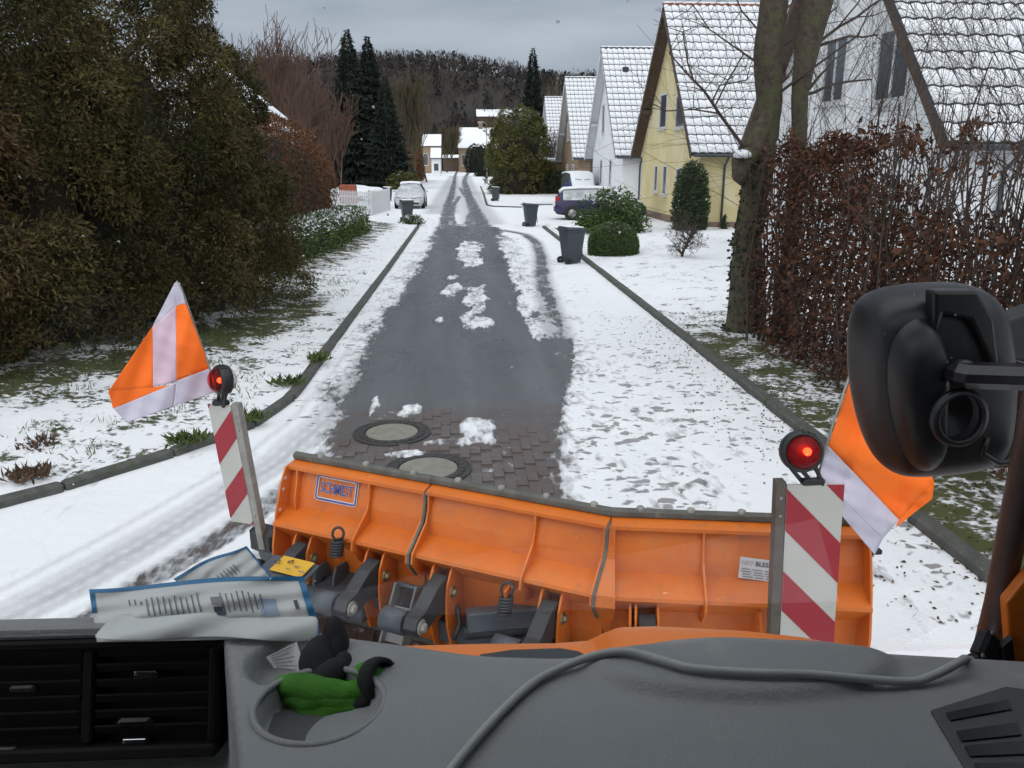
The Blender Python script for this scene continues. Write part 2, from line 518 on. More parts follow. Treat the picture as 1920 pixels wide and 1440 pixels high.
M['road'] = snow_ground_mat('snowy_asphalt', (.105, .109, .117), (.080, .083, .090), .36, (1, .35, 1))
M['verge'] = snow_ground_mat('snowy_grass', (.055, .075, .022), (.075, .062, .03), .9)
M['field'] = snow_ground_mat('snowy_field', (.06, .065, .03), (.05, .045, .03), .9)

# --- wide snowy ground to the horizon
rows = np.concatenate([np.linspace(-60, 400, 60), np.linspace(450, 2500, 25)])
cols = np.concatenate([np.linspace(-1800, -130, 25), np.linspace(-120, 120, 60), np.linspace(130, 1800, 25)])
XX, YY = np.meshgrid(cols, rows)
ZZ = -0.10 + 0 * XX
ZZ = np.where(YY > 420, ZZ + (YY - 420) * .02, ZZ)
def grid_faces(nr, nc):
    i = np.arange(nr * nc).reshape(nr, nc)
    return np.stack([i[:-1, :-1].ravel(), i[:-1, 1:].ravel(), i[1:, 1:].ravel(), i[1:, :-1].ravel()], 1)
o = np_mesh('ground', np.stack([XX.ravel(), YY.ravel(), ZZ.ravel()], 1), grid_faces(*XX.shape), M['field'],
            {'bare': .22 * fbm(XX / 9, YY / 9, 3).ravel(), 'speck': 0 * XX.ravel(), 'slush': 0 * XX.ravel(), 'brick': 0 * XX.ravel(), 'rag': (.8 + 0 * XX).ravel()}, True)
tag(o, kind='structure')

# --- the road: one sheet with real snow thickness
ys = [2.6]
while ys[-1] < 345: ys.append(ys[-1] + max(.035, .0065 * ys[-1]))
ys = np.array(ys)
xs = np.concatenate([np.arange(-14, -6, .2), np.arange(-6, 5, .05), np.arange(5, 16, .2)])
X, Y = np.meshgrid(xs, ys)
def dist_poly(X, Y, pts):
    """distance to a polyline, and position along it"""
    d = np.full(X.shape, 1e9)
    for (ax, ay), (bx, by) in zip(pts[:-1], pts[1:]):
        dx, dy = bx - ax, by - ay
        L = dx * dx + dy * dy
        t = np.clip(((X - ax) * dx + (Y - ay) * dy) / L, 0, 1)
        d = np.minimum(d, np.hypot(X - ax - t * dx, Y - ay - t * dy))
    return d
def gp(pts): return [tuple(Pz(a, b).xy) for a, b in pts]
bare = np.zeros(X.shape)
slush = np.zeros(X.shape)
# ploughed middle of the street up to about 36 m
E_ = [(2, -1.35, .75), (5.5, -1.35, .80), (7.3, -1.36, .90), (8.9, -1.44, .98), (10.2, -1.46, 1.25), (12.2, -1.45, 1.50), (18, -1.32, 1.30), (24, -1.12, 1.40), (31, -.95, 1.55), (34, -.85, 1.6), (36.5, -.8, 1.3)]
xl, xr = lerp_tab(E_, Y)
wob = (fbm(Y * .8, X * 0 + 3, 5) - .5) * .25
sd_ = np.minimum(X - xl - wob, xr + wob - X)
main = sstep(-.30, .30, sd_) * (Y < 36.8)
ragg = sstep(36.8, 33.5, Y)
bare = np.maximum(bare, main * np.clip(ragg + .35, 0, 1))
# wheel tracks further down the street
def track(pts, w, val=1.0, soft=.12):
    global bare
    bare = np.maximum(bare, val * sstep(w + soft, w - soft, dist_poly(X, Y, gp(pts))))
def slushtrack(pts, w, val=.8, soft=.12):
    global slush
    slush = np.maximum(slush, val * sstep(w + soft, w - soft, dist_poly(X, Y, gp(pts))))
track([(818, 455), (836, 420), (838, 400), (840, 385), (846, 368), (850, 350), (852, 340), (853, 330), (858, 320)], .34, .66, .22)
track([(925, 450), (905, 425), (893, 400), (886, 385), (879, 368), (874, 352), (871, 340), (874, 330), (880, 322)], .40, .70, .22)
track([(900, 432), (875, 434), (850, 425), (846, 405), (850, 385), (862, 368)], .2, .62)
track([(912, 425), (893, 392), (871, 365), (862, 352)], .22, .6)
track([(940, 432), (900, 436), (880, 420), (884, 400)], .25, .6)
slushtrack([(832, 400), (838, 375), (846, 350), (852, 330)], 1.1, .45, .4)
slushtrack([(905, 420), (888, 385), (876, 355), (874, 330)], 1.0, .45, .4)
# the turning track that swings out to the right
track([(945, 433), (985, 440), (1005, 455), (1014, 480), (1016, 520), (1026, 560), (1040, 610), (1048, 640)], .17, .62, .1)
slushtrack([(945, 433), (985, 440), (1005, 455), (1014, 480), (1016, 520), (1026, 560), (1040, 610), (1048, 640)], .24, .55)
track([(1048, 640), (1046, 690), (1030, 740), (1010, 800)], .22, .95)
# snow left standing in the middle
def patch(px, py, wx, ly, k=1.0):
    global bare
    c = Pz(px, py)
    q = np.hypot((X - c.x) / wx, (Y - c.y) / ly) + (fbm(X * 4, Y * 1.6, 9) - .5) * 1.5
    bare = bare * (1 - k * sstep(1.35, .55, q))
patch(880, 468, .40, 3.0)
patch(882, 492, .28, 1.2)
patch(892, 560, .24, 1.7)
patch(888, 600, .27, .9)
patch(850, 545, .26, .8, .9)
patch(826, 602, .09, .35, .8)
patch(848, 520, .22, .5, .5)
patch(975, 520, .22, 6.5, .9)
patch(985, 580, .13, 1.6, .8)
patch(1000, 620, .10, 1.2, .7)
patch(955, 470, .30, 5, .8)
# thin snow between the manholes and along the paved strip
patch(895, 805, .18, .35, .72)
patch(775, 770, .13, .28, .8)
patch(760, 852, .30, .16, .66)
patch(850, 830, .42, .14, .62)
patch(700, 760, .05, .5, .6)
patch(976, 905, .02, .5, .8)
# side-street wheel tracks on the left
def ribbed(pts, w, offs, val, soft=.02):
    P_ = gp(pts)
    for k, v in offs:
        Q_ = []
        for i, q in enumerate(P_):
            a_, b_ = P_[max(i - 1, 0)], P_[min(i + 1, len(P_) - 1)]
            tx_, ty_ = b_[0] - a_[0], b_[1] - a_[1]; L_ = math.hypot(tx_, ty_)
            Q_.append((q[0] - ty_ / L_ * k, q[1] + tx_ / L_ * k))
        d = dist_poly(X, Y, Q_)
        global slush
        slush = np.maximum(slush, v * val * sstep(w + soft, w - soft, d))
tr1 = [(-40, 1190), (120, 1110), (260, 1030), (400, 945), (520, 870), (610, 790), (665, 715), (700, 655)]
ribbed(tr1, .055, ((-.13, .55), (-.02, .75), (.09, .6), (.17, .35)), .75, .035)
ribbed(tr1, .03, ((.36, .4), (-.30, .3)), .7, .03)
tr2 = [(20, 1275), (100, 1215), (200, 1147), (300, 1080), (400, 1020), (480, 965), (540, 920), (600, 860)]
ribbed(tr2, .020, ((-.10, .8), (-.05, 1.1), (0.0, .9), (.05, 1.15), (.10, .9)), .95, .014)
bare = np.maximum(bare, .50 * sstep(.14, .09, dist_poly(X, Y, gp(tr2))))
slushtrack([(1140, 690), (1200, 760), (1290, 830)], .1, .0)
# edges thaw first; speck also carries the painted shade of dimples
speck = np.zeros(X.shape)
d1 = np.hypot((X - 1.55) / .95, (Y - 6.9) / 2.3)
speck += 1.25 * sstep(1.25, .25, d1)
d2 = np.hypot((X - 2.2) / 1.6, (Y - 9.5) / 4.5)
speck = np.maximum(speck, .95 * sstep(1.2, .3, d2))
speck = np.maximum(speck, .60 * sstep(1.3, .5, np.abs(X - 1.9)) * sstep(5, 9, Y) * sstep(34, 24, Y))
speck = np.maximum(speck, 1.0 * sstep(.9, .15, KRX - X) * sstep(12, 8, Y))
speck = np.maximum(speck, .7 * sstep(1.0, .1, np.abs(X - (-1.65))) * (Y > 8))
left_edge = sstep(.5, .0, X - kerbL(Y)) * (Y > 8.4) * (Y < 36)
bare = np.maximum(bare, .30 * sstep(-.9, -.1, sd_) * (Y > 9) * (Y < 30))
brick = sstep(8.9, 8.4, Y + (fbm(X * 2, Y * 2, 4) - .5) * .5)
# height: 2 cm of snow, prints and lumps
lump = fbm(X * 2.2, Y * 2.2, 21, 4)
Z = .022 * (1 - sstep(.35, .65, bare)) * (.5 + lump) - .006 * slush
foot = np.zeros(X.shape)
frng = np.random.default_rng(5)
for k in range(150):
    fx, fy = frng.normal(1.65, .55), frng.uniform(5.3, 11.5)
    if fx < 1.0 or fx > 3.2: continue
    a = frng.uniform(-.5, .5); L_ = .13
    ux, uy = math.sin(a), math.cos(a)
    dx, dy = X - fx, Y - fy
    q = ((dx * ux + dy * uy) / L_) ** 2 + ((dx * uy - dy * ux) / .055) ** 2
    foot = np.maximum(foot, np.exp(-q * 1.2))
for (px, py) in [(1660, 1075), (1672, 1090), (1700, 1130), (1718, 1145), (1735, 1192), (1745, 1208), (1640, 1082), (1740, 1085), (1770, 1128), (1320, 910), (1690, 1000), (1742, 1095)]:
    p = Pz(px, py)
    q = ((X - p.x) / .06) ** 2 + ((Y - p.y) / .10) ** 2
    foot = np.maximum(foot, np.exp(-q * 1.2))
Z -= foot * .014 * (1 - sstep(.35, .65, bare))
bare = np.maximum(bare, .34 * foot * (fbm(X * 9, Y * 9, 31) > .35))
road = np_mesh('road', np.stack([X.ravel(), Y.ravel(), Z.ravel()], 1), grid_faces(*X.shape), M['road'],
               {'bare': bare.ravel(), 'speck': speck.ravel(), 'slush': slush.ravel(), 'brick': brick.ravel(), 'rag': (.70 + 0 * X).ravel(), 'brickless': (1 + 0 * X).ravel()}, True)
tag(road, kind='structure')

# --- brick paving by the manholes: each block a piece of its own
def brick_mat():
    t = NT('red_brick_paver')
    v = t.pos()
    oi = t.n('ShaderNodeObjectInfo')
    col = t.mix(oi.outputs['Random'], (.088, .066, .059), (.106, .076, .066))
    col = t.mix(t.step(t.noise(1.4, 5, .6, v), .40, .62), col, (.112, .098, .093))
    n = t.math('MULTIPLY_ADD', t.noise(13, 5, .65, v), .45, t.math('MULTIPLY', t.noise(2.3, 4, .6, v), .55))
    col = t.mix(t.step(n, .585, .64), col, (.50, .50, .52))
    t.bsdf(col, .42, 0, .5)
    t.bump(t.noise(70, 4, .6, v), .4)
    return t.m
M['brick'] = brick_mat()
def brick_mesh(L, W):
    m = MB(); g = .003
    m.bbox((0, 0, -.02), (L - g, W - g, .056), .002)
    me = bpy.data.meshes.new('brick'); me.from_pydata(m.v, [], m.f); me.materials.append(M['brick']); return me
MANH = [(Pz(735, 812), .40), (Pz(803, 880), .40)]
bme = brick_mesh(.20, .10)
cand = []
bx0, by0 = -1.36, 3.6
# herringbone: pairs laid at right angles
for i in range(-40, 60):
    for j in range(-40, 60):
        ox = bx0 + i * .1 + j * .1
        # classic 90-degree herringbone lattice
        cx, cy = bx0 + .1 * i + .2 * j, by0 + .1 * i - .2 * j
        for (dx, dy, rot) in ((.10, .05, 0.0), (.05 + .20, .10, math.pi / 2)):
            x_, y_ = cx + dx, cy + dy
            cand.append((x_, y_, rot))
bricks = []
for (x_, y_, rot) in cand:
    if not (3.7 < y_ < 8.75): continue
    a, b = np.interp(y_, [q[0] for q in E_], [q[1] for q in E_]), np.interp(y_, [q[0] for q in E_], [q[2] for q in E_])
    if not (a + .12 < x_ < b - .12): continue
    if any(math.hypot(x_ - c.x, y_ - c.y) < r + .09 for c, r in MANH): continue
    ed = y_ - 8.2 + .5 * math.sin(x_ * 3.1) + random.uniform(-.2, .2)
    if ed > 0.2: continue
    bricks.append((x_, y_, rot))
bricks = sorted(set((round(a, 3), round(b, 3), c) for a, b, c in bricks), key=lambda q: -q[1])
def vis(q):   # the strip in front of the plough and the strip seen between plough and bonnet
    return (q[1] > 5.6) or (q[1] < 4.6 and -1.0 < q[0] < .6)
bricks = [q for q in bricks if vis(q)] + [q for q in bricks if not vis(q)]
rest = MB()
for k, (x_, y_, rot) in enumerate(bricks):
    z = .0045 + random.uniform(-.0008, .0010) - .006 * max(0.0, min(1.0, (y_ - 7.75 + .5 * math.sin(x_ * 3.1)) / .5))
    if k < 300:
        b = add('brick', bme, road, False)
        b.location = (x_, y_, z - .0005); b.rotation_euler = (random.uniform(-.004, .004), random.uniform(-.004, .004), rot + random.uniform(-.012, .012))
    else:
        rest.bbox((x_, y_, z - .021), (.196, .096, .056), .003, R=Matrix.Rotation(rot, 3, 'Z'))
if rest.v:
    o = rest.build('brick_paving', M['brick'], road, False); tag(o, kind='stuff')

# --- manholes
def manhole(c, r, label):
    t = thing('manhole_cover', label, 'manhole', (c.x, c.y, 0), 0, 'manholes in the brick paving')
    m = MB()
    m.lathe([(r, -.03), (r, .012), (r * .94, .016), (r * .93, .010), (r * .86, .010), (r * .855, .017), (r * .70, .018), (r * .69, .006)], (0, 0, 0), n=48, smooth=False)
    m.build('frame_ring', M['iron'], t, False)
    for k in range(22):
        a = 2 * math.pi * k / 22
        if k == 0:
            m = MB(); m.bbox((0, 0, 0), (r * .12, r * .11, .014), .004); o0 = m.build('cast_rib', M['iron'], t, False); o = o0
        else: o = add('cast_rib', o0.data, t, False)
        o.location = (math.cos(a) * r * .78, math.sin(a) * r * .78, .018); o.rotation_euler = (0, 0, a)
    m = MB()
    m.lathe([(r * .665, -.03), (r * .665, .014), (r * .63, .020), (.001, .024)], (0, 0, 0), n=48, smooth=False)
    m.build('cover_plate', M['concrete'], t, False)
    return t
M['iron'] = pm('cast_iron', (.045, .043, .042), (.03, .029, .028), 20, .6, .3, 80)
M['concrete'] = pm('concrete_cover', (.24, .235, .20), (.19, .185, .155), 9, .8, .3, 80, dirt=(.15, .145, .125), dscale=5)
manhole(MANH[0][0], .40, 'round manhole with pale concrete cover, the farther one in the brick paving')
manhole(MANH[1][0], .40, 'round manhole with pale concrete cover just beyond the top edge of the plough')

# --- left verge: grassy bank behind the left kerb, thinly snowed
yv = np.concatenate([np.arange(-6, 4, .25), np.arange(4, 20, .05), np.arange(20, 36.05, .1)])
tv = np.concatenate([np.arange(0, 3.2, .05), np.arange(3.2, 9, .25), np.arange(9, 40, 2.0)])
T_, YV = np.meshgrid(tv, yv)
XV = kerbL(YV) - .16 - T_
bank = .075 + .05 * sstep(0, 1.2, T_) + .22 * sstep(.8, 3.2, T_) + .05 * (fbm(XV * 2.5, YV * 2.5, 8) - .5) * sstep(0, .4, T_)
hd = np.abs(XV - np.interp(YV, [6, 8.7, 9.8, 11.7, 14.2, 18.8, 22, 32, 36], [-8, -5.2, -4.5, -3.8, -3.2, -4.1, -3.9, -3.6, -3.5]))
vb = .22 + .40 * sstep(1.1, .1, hd) + .25 * (fbm(XV * 1.1, YV * 1.1, 13) - .5) + .1 * sstep(.3, 1.2, T_)
vb = np.where(YV > 17, vb - .09, vb)
vb = np.where(XV < -5.4 - (YV < 8) * 4, .55, vb)
verge = np_mesh('grass_verge', np.stack([XV.ravel(), YV.ravel(), bank.ravel()], 1), grid_faces(*XV.shape)[:, ::-1], M['verge'],
                {'bare': vb.ravel(), 'speck': (.35 + 0 * XV).ravel(), 'slush': 0 * XV.ravel(), 'brick': 0 * XV.ravel(), 'rag': (1.05 + 0 * XV).ravel()}, True)
tag(verge, kind='structure')

# --- right lawns
def lawn(name, x0, x1, y0, y1, z0=.07, dx=.1, dy=.1, litter=None, rise=0.0, seed=3):
    a, b = np.meshgrid(np.arange(x0, x1 + dx, dx), np.arange(y0, y1 + dy, dy))
    z = z0 + .05 * (fbm(a * 1.8, b * 1.8, seed) - .3) * sstep(0, .4, a - x0) + rise * sstep(0, 3, a - x0)
    lb = .10 + .26 * fbm(a * .9, b * .9, seed + 4)
    if litter is not None: lb = lb + litter(a, b)
    o = np_mesh(name, np.stack([a.ravel(), b.ravel(), z.ravel()], 1), grid_faces(*a.shape), M['verge'],
                {'bare': lb.ravel(), 'speck': (.1 + .5 * sstep(16, 10, b)).ravel(), 'slush': 0 * a.ravel(), 'brick': 0 * a.ravel(), 'rag': (.85 + 0 * a).ravel()}, True)
    return tag(o, kind='structure')
lawn('front_lawn', KRX + .15, 12, -4, 35.6, litter=lambda a, b: .30 * sstep(15, 11, b) * sstep(KRX + 2.2, KRX + .3, a) + .1 * sstep(15, 11, b), rise=.06)
lawn('garden_ground', 12.1, 60, -10, 36, .13, 1.0, 1.0)

# --- kerbs: one stone after another
def kerb_run(name, pts, w=.12, h=.10, parent=None, seg=1.0):
    k = bpy.data.objects.new(name, None); COL.objects.link(k); tag(k, kind='structure')
    # resample
    P_ = [Vector((a, b, 0)) for a, b in pts]
    out = [P_[0]]
    acc = 0
    for a, b in zip(P_[:-1], P_[1:]):
        L = (b - a).length; d = 0
        while acc + (L - d) >= seg:
            d += seg - acc; acc = 0
            out.append(a + (b - a) * (d / L))
        acc += L - d
    me_cache = {}
    for a, b in zip(out[:-1], out[1:]):
        L = (b - a).length - .012
        key = round(L, 2)
        if key not in me_cache:
            m = MB(); m.bbox((0, 0, -.06), (L, w, .12 + h), .018)
            me = bpy.data.meshes.new('kerb_stone'); me.from_pydata(m.v, [], m.f); me.materials.append(M['kerb']); me_cache[key] = me
        o = add('kerb_stone', me_cache[key], k, False)
        mid = (a + b) / 2
        o.location = (mid.x, mid.y, h / 2 - .005 + random.uniform(-.004, .004))
        o.rotation_euler = (0, 0, math.atan2(b.y - a.y, b.x - a.x))
    return k
kerb_run('kerb_left', [(x - .08, y) for y, x in KL if y >= 3], seg=1.0)
kerb_run('kerb_right', [(KRX + .06, 1.5), (KRX + .06, 35.4)], w=.14, h=.11)
kerb_run('kerb_far_right', gp([(979, 390), (914, 388), (906, 362), (901, 350)]), w=.14, h=.09, seg=2.0)
kerb_run('kerb_far_left', gp([(716, 392), (730, 378), (748, 360)]), w=.14, h=.08, seg=1.5)

# ================================================================== HOUSES
def tile_mesh(w, L, tmat, name='roof_tile'):
    """one snow-capped pantile; local x across, y up the slope, z out of the roof"""
    m = MB(); n = 6
    def prof(u): return .022 * math.sin(2 * math.pi * (u - .1)) + .03
    def sheet(u0, u1, v0, v1, lift0, lift1, mi, lip):
        vs = []
        for i in range(n + 1):
            u = u0 + (u1 - u0) * i / n
            vs += [(u * w, v0 * L, prof(u) + lift0), (u * w, v1 * L, prof(u) + lift1), (u * w, v0 * L, prof(u) + lift0 - lip)]
        fs = []
        for i in range(n):
            a, b = i * 3, i * 3 + 3
            fs += [(a, b, b + 1, a + 1), (a + 2, b + 2, b, a)]
        fs += [(0, 1, 2), (n * 3 + 2, n * 3 + 1, n * 3)]
        m.raw(vs, fs, mi, True)
    sheet(0, 1.0, 0, 1.06, .030, 0, 0, .030)
    sheet(.035, .965, .055, .98, .051, .014, 1, .026)
    me = bpy.data.meshes.new(name); me.from_pydata(m.v, [], m.f)
    me.materials.append(tmat); me.materials.append(M['snow'])
    me.polygons.foreach_set('material_index', m.m); me.polygons.foreach_set('use_smooth', m.sm); me.update()
    return me, m

def house(name, label, gx, yc, wall, tilemat, soffit, windows, zr=9.4, ze=3.0, half=5.9, hd=5.35, L=11.0, z0=0.0, tiles=0, ncol=None, ov=.55, ridge=None, front_windows=(), plinth=None):
    """gable end faces the street at x=gx; the ridge runs away from it along +x"""
    t = thing(name, label, 'house', (gx, yc, z0))
    k = (zr - ze) / half
    zw = zr - k * hd - .12
    m = MB()
    poly = [(gx, yc - hd, z0 - .3), (gx, yc + hd, z0 - .3), (gx, yc + hd, zw), (gx, yc, zr - .16), (gx, yc - hd, zw)]
    m.prism(poly, (L, 0, 0))
    w = m.build('wall', M[wall], t)
    if plinth:
        m = MB(); m.prism([(gx - .03, yc - hd - .03, z0 - .3), (gx - .03, yc + hd + .03, z0 - .3), (gx - .03, yc + hd + .03, z0 + .35), (gx - .03, yc - hd - .03, z0 + .35)], (L, 0, 0))
        m.build('plinth', M[plinth], t)
    # roof: two slabs, boarded soffit under the gable overhang
    x0, x1 = gx - ov, gx + L + ov
    for s, nm in ((-1, 'roof'), (1, 'rear_roof')):
        m = MB()
        e, r = Vector((x0, yc + s * half, ze)), Vector((x0, yc, zr))
        nv = Vector((0, s * k, 1)).normalized()
        m.prism([e, r, r + nv * .06, e + nv * .06], (x1 - x0, 0, 0), 0)
        rf = m.build(nm, M[tilemat] if s < 0 else M['snow'], t)
        if s < 0: roof = rf; NV = nv
        # verge board and soffit
        m = MB()
        m.prism([e - nv * .20, r - nv * .20, r - nv * .002, e - nv * .002], (.045, 0, 0))
        m.build('verge_board', M[soffit], t)
        m = MB()
        m.prism([e - nv * .06 + Vector((.05, 0, 0)), r - nv * .06 + Vector((.05, 0, 0)), r - nv * .01 + Vector((.05, 0, 0)), e - nv * .01 + Vector((.05, 0, 0))], (ov - .05, 0, 0))
        m.build('soffit', M[soffit], t)
    # purlin ends
    for (yy, dz) in ((yc, 0), (yc - half * .62, 0), (yc + half * .62, 0)):
        zz = zr - k * abs(yy - yc) - .26
        m = MB(); m.box((gx - ov / 2 + .04, yy, zz - .04), (ov - .1, .14, .2)); m.build('purlin', M[soffit], t)
    # gutter and downpipe
    m = MB(); m.tube([(x0 + .1, yc - half - .05, ze - .02), (x1, yc - half - .05, ze - .02)], .065, 8); m.build('gutter', M['steel'], t)
    m = MB(); m.tube([(gx + 1.0, yc - half, ze - .05), (gx + 1.0, yc - hd - .06, ze - .45), (gx + 1.0, yc - hd - .06, z0)], .045, 8); m.build('downpipe', M['steel'], t)
    # ridge caps
    m = MB()
    for i in range(int((x1 - x0) / .42)):
        m.tube([(x0 + i * .42, yc, zr + .06), (x0 + i * .42 + .44, yc, zr + .075)], [.10, .115], 8)
    m.build('ridge_caps', M[ridge or tilemat], roof)
    m = MB(); m.tube([(x0 + .02, yc - .02, zr + .13), (x1, yc - .02, zr + .13)], .07, 8); m.build('ridge_snow', M['snow'], roof)
    # tiles on the slope that faces the camera
    sl = math.hypot(half, zr - ze)
    tw, tl = .335, .46
    nr = int(sl / tl); tl = sl / nr
    if ncol is None: ncol = int((x1 - x0) / tw)
    me, tm = tile_mesh(tw, tl, M[tilemat])
    ey = Vector((0, half, zr - ze)).normalized()
    R = Matrix((Vector((1, 0, 0)), ey, NV)).transposed()
    org = Vector((x0, yc - half, ze)) + NV * .045
    rest = MB(); cnt = 0
    order = [(c, r) for c in range(int((x1 - x0) / tw)) for r in range(nr)]
    for c, r in order:
        p = org + Vector((1, 0, 0)) * (c * tw + random.uniform(-.004, .004)) + ey * (r * tl + random.uniform(-.006, .006))
        if cnt < tiles and c < ncol:
            o = add('roof_tile', me, roof); o.matrix_basis = Matrix.Translation(p) @ R.to_4x4() @ Matrix.Rotation(random.uniform(-.012, .012), 4, 'Z')
            cnt += 1
        elif c < ncol + 12:
            q = len(rest.v)
            rest.v += [tuple(R @ Vector(v) + p) for v in tm.v]
            rest.f += [tuple(q + i for i in f) for f in tm.f]; rest.m += tm.m; rest.sm += tm.sm
        else:
            pass
    if rest.v:
        o = rest.build('roof_tiles', [M[tilemat], M['snow']], roof); tag(o, kind='stuff')
    # windows in the gable: (y0,y1,z0,z1[,panes])
    for wd in windows:
        y0, y1, a, b = wd[:4]
        window(t, 'x', gx, y0, y1, a, b, wd[4] if len(wd) > 4 else 1)
    for (xa, xb, a, b) in front_windows:
        window(t, 'y', yc - hd, xa, xb, a, b, 2)
    return t

M['glass_dk'] = pm('window_glass', (.06, .07, .085), (.10, .11, .125), .6, .12, spec=.8)
M['blind'] = pm('roller_blind', (.36, .37, .38), None, 3, .6)
def window(t, ax, c, a0, a1, z0, z1, panes=1):
    def bx(m, u0, u1, d0, d1, w0, w1):
        u, w = (u0 + u1) / 2, (w0 + w1) / 2; d = (d0 + d1) / 2
        if ax == 'x': m.box((c - d, u, w), (abs(d1 - d0), abs(u1 - u0), abs(w1 - w0)))
        else: m.box((u, c - d, w), (abs(u1 - u0), abs(d1 - d0), abs(w1 - w0)))
    m = MB(); f = .09
    bx(m, a0, a0 + f, -.05, .055, z0, z1); bx(m, a1 - f, a1, -.05, .055, z0, z1)
    bx(m, a0 + f + .002, a1 - f - .002, -.05, .053, z1 - f, z1); bx(m, a0 + f + .002, a1 - f - .002, -.05, .053, z0, z0 + f)
    for k in range(1, panes):
        u = a0 + (a1 - a0) * k / panes
        bx(m, u - .035, u + .035, -.05, .051, z0 + f + .002, z1 - f - .002)
    win = m.build('window', M['frame_wh'], t)
    m = MB(); bx(m, a0 + f * .5, a1 - f * .5, -.02, .022, z0 + f * .5, z1 - f * .5); m.build('pane', M['glass_dk'], win)
    m = MB(); bx(m, a0 - .05, a1 + .05, -.02, .13, z0 - .06, z0 - .004); m.build('sill', M['frame_wh'], win)

house('yellow_house', 'yellow rendered house with red ridge caps and dark wooden soffit beside big trunk', 9.6, 38.1, 'yellow_wall', 'tile_dk', 'wood_dk',
      [(38.5, 39.9, 4.25, 5.85), (35.4, 36.9, 4.15, 5.6), (39.7, 40.4, 1.3, 2.6), (37.9, 38.7, 1.2, 2.6), (34.7, 36.3, .75, 2.5, 2)], tiles=300, ncol=16, ridge='tile_red', plinth='plinth', front_windows=[(15, 16.4, 1.0, 2.3)])
house('white_gable_house', 'large white house at right whose snowy roof fills the upper right corner', 9.6, 20.9, 'white_wall', 'tile_dk', 'wood_dk',
      [(20.55, 21.85, 4.15, 5.75, 2), (17.55, 19.05, 4.0, 5.6, 2), (22.3, 23.6, 1.2, 2.5, 2), (18.5, 20, 1.2, 2.5, 2)], tiles=300, ncol=16)
house('white_house', 'white house with grey tiled snowy roof between yellow house and tan house', 9.2, 52.1, 'white_wall', 'tile_dk', 'wood_wh',
      [(53.0, 53.9, 4.5, 6.3), (49.5, 50.6, 4.4, 6.1), (50.0, 50.8, 1.3, 2.9), (53.4, 54.2, 1.3, 2.9)], ncol=20, L=10, front_windows=[(12.6, 13.6, 1.0, 2.5)])
house('tan_house', 'tan brick house with fine snowy tiles left of the white house', 9.2, 69.9, 'tan_wall', 'tile_dk', 'wood_wh',
      [(70.5, 71.6, 4.5, 6.0), (67, 68.1, 1.3, 2.6), (70.8, 71.8, 1.3, 2.6)], ncol=12, L=10)
house('far_row_house', 'farthest house of the right row, pale roof slice behind the spruce', 9.2, 86.5, 'white_wall', 'tile_dk', 'wood_wh',
      [(86, 87, 4.5, 6.0)], ncol=10, L=10, zr=9.1)
# small skylight on the white house roof
p = Vector((9.2 + .55, 52.1 - 1.9, 9.4 - 1.085 * 1.9))
t_ = [o for o in bpy.data.objects if o.name == 'white_house'][0]
m = MB(); m.bbox((9.95, 50.75, 9.4 - 1.085 * 1.35 + .16), (.35, .35, .30), .03); m.build('roof_vent', M['steel_dk'], t_)

# garage with flat snowy roof beside the tan house
g = thing('garage', 'low brown garage with flat snow-covered roof left of tan house', 'garage', tuple(Py(1035, 345, 76)[:2]) + (0,))
c = Vector(g.location)
m = MB(); m.box((c.x + .4, c.y + 3, 1.35), (3.6, 6, 2.7)); m.build('wall', M['tan_wall'], g)
m = MB(); m.box((c.x + .4, c.y + 3, 2.83), (4.0, 6.4, .2)); m.build('roof', M['wood_wh'], g)
m = MB(); m.bbox((c.x + .4, c.y + 3, 3.02), (3.9, 6.3, .18), .06); m.build('roof_snow', M['snow'], g)
m = MB(); m.box((c.x + .4, c.y - .02, 1.1), (2.5, .06, 2.1)); m.build('garage_door', M['plinth'], g)
# left house whose gable looks down the street
def gable_front(name, label, xc, y0, half, zr, ze, L, wall, roofm='tile_dk', z0=0.0, wins=(), chim=False):
    """ridge runs along y, gable faces the camera"""
    t = thing(name, label, 'house', (xc, y0, z0))
    k = (zr - ze) / half
    m = MB(); hw = half - .4
    m.prism([(xc - hw, y0, z0 - .3), (xc + hw, y0, z0 - .3), (xc + hw, y0, zr - k * hw - .1), (xc, y0, zr - .1), (xc - hw, y0, zr - k * hw - .1)], (0, L, 0)); m.build('wall', M[wall], t)
    for s in (-1, 1):
        m = MB(); e, r = Vector((xc + s * half, y0 - .5, ze)), Vector((xc, y0 - .5, zr)); nv = Vector((s * k, 0, 1)).normalized()
        m.prism([e, r, r + nv * .08, e + nv * .08], (0, L + 1, 0)); rf = m.build('roof', M[roofm], t)
        m = MB(); e2, r2 = e + Vector((0, .12, 0)), r + Vector((0, .12, 0))
        m.prism([e2 + nv * .08, r2 + nv * .08, r2 + nv * .20, e2 + nv * .17], (0, L + .7, 0)); m.build('roof_snow', M['snow'], rf)
    for (xa, xb, a, b) in wins: window(t, 'y', y0, xa, xb, a, b, 2)
    if chim:
        m = MB(); m.bbox((xc + .1, y0 + L * .5, zr + .3), (.6, .6, 1.4), .02); m.build('chimney', M['plinth'], t)
    return t
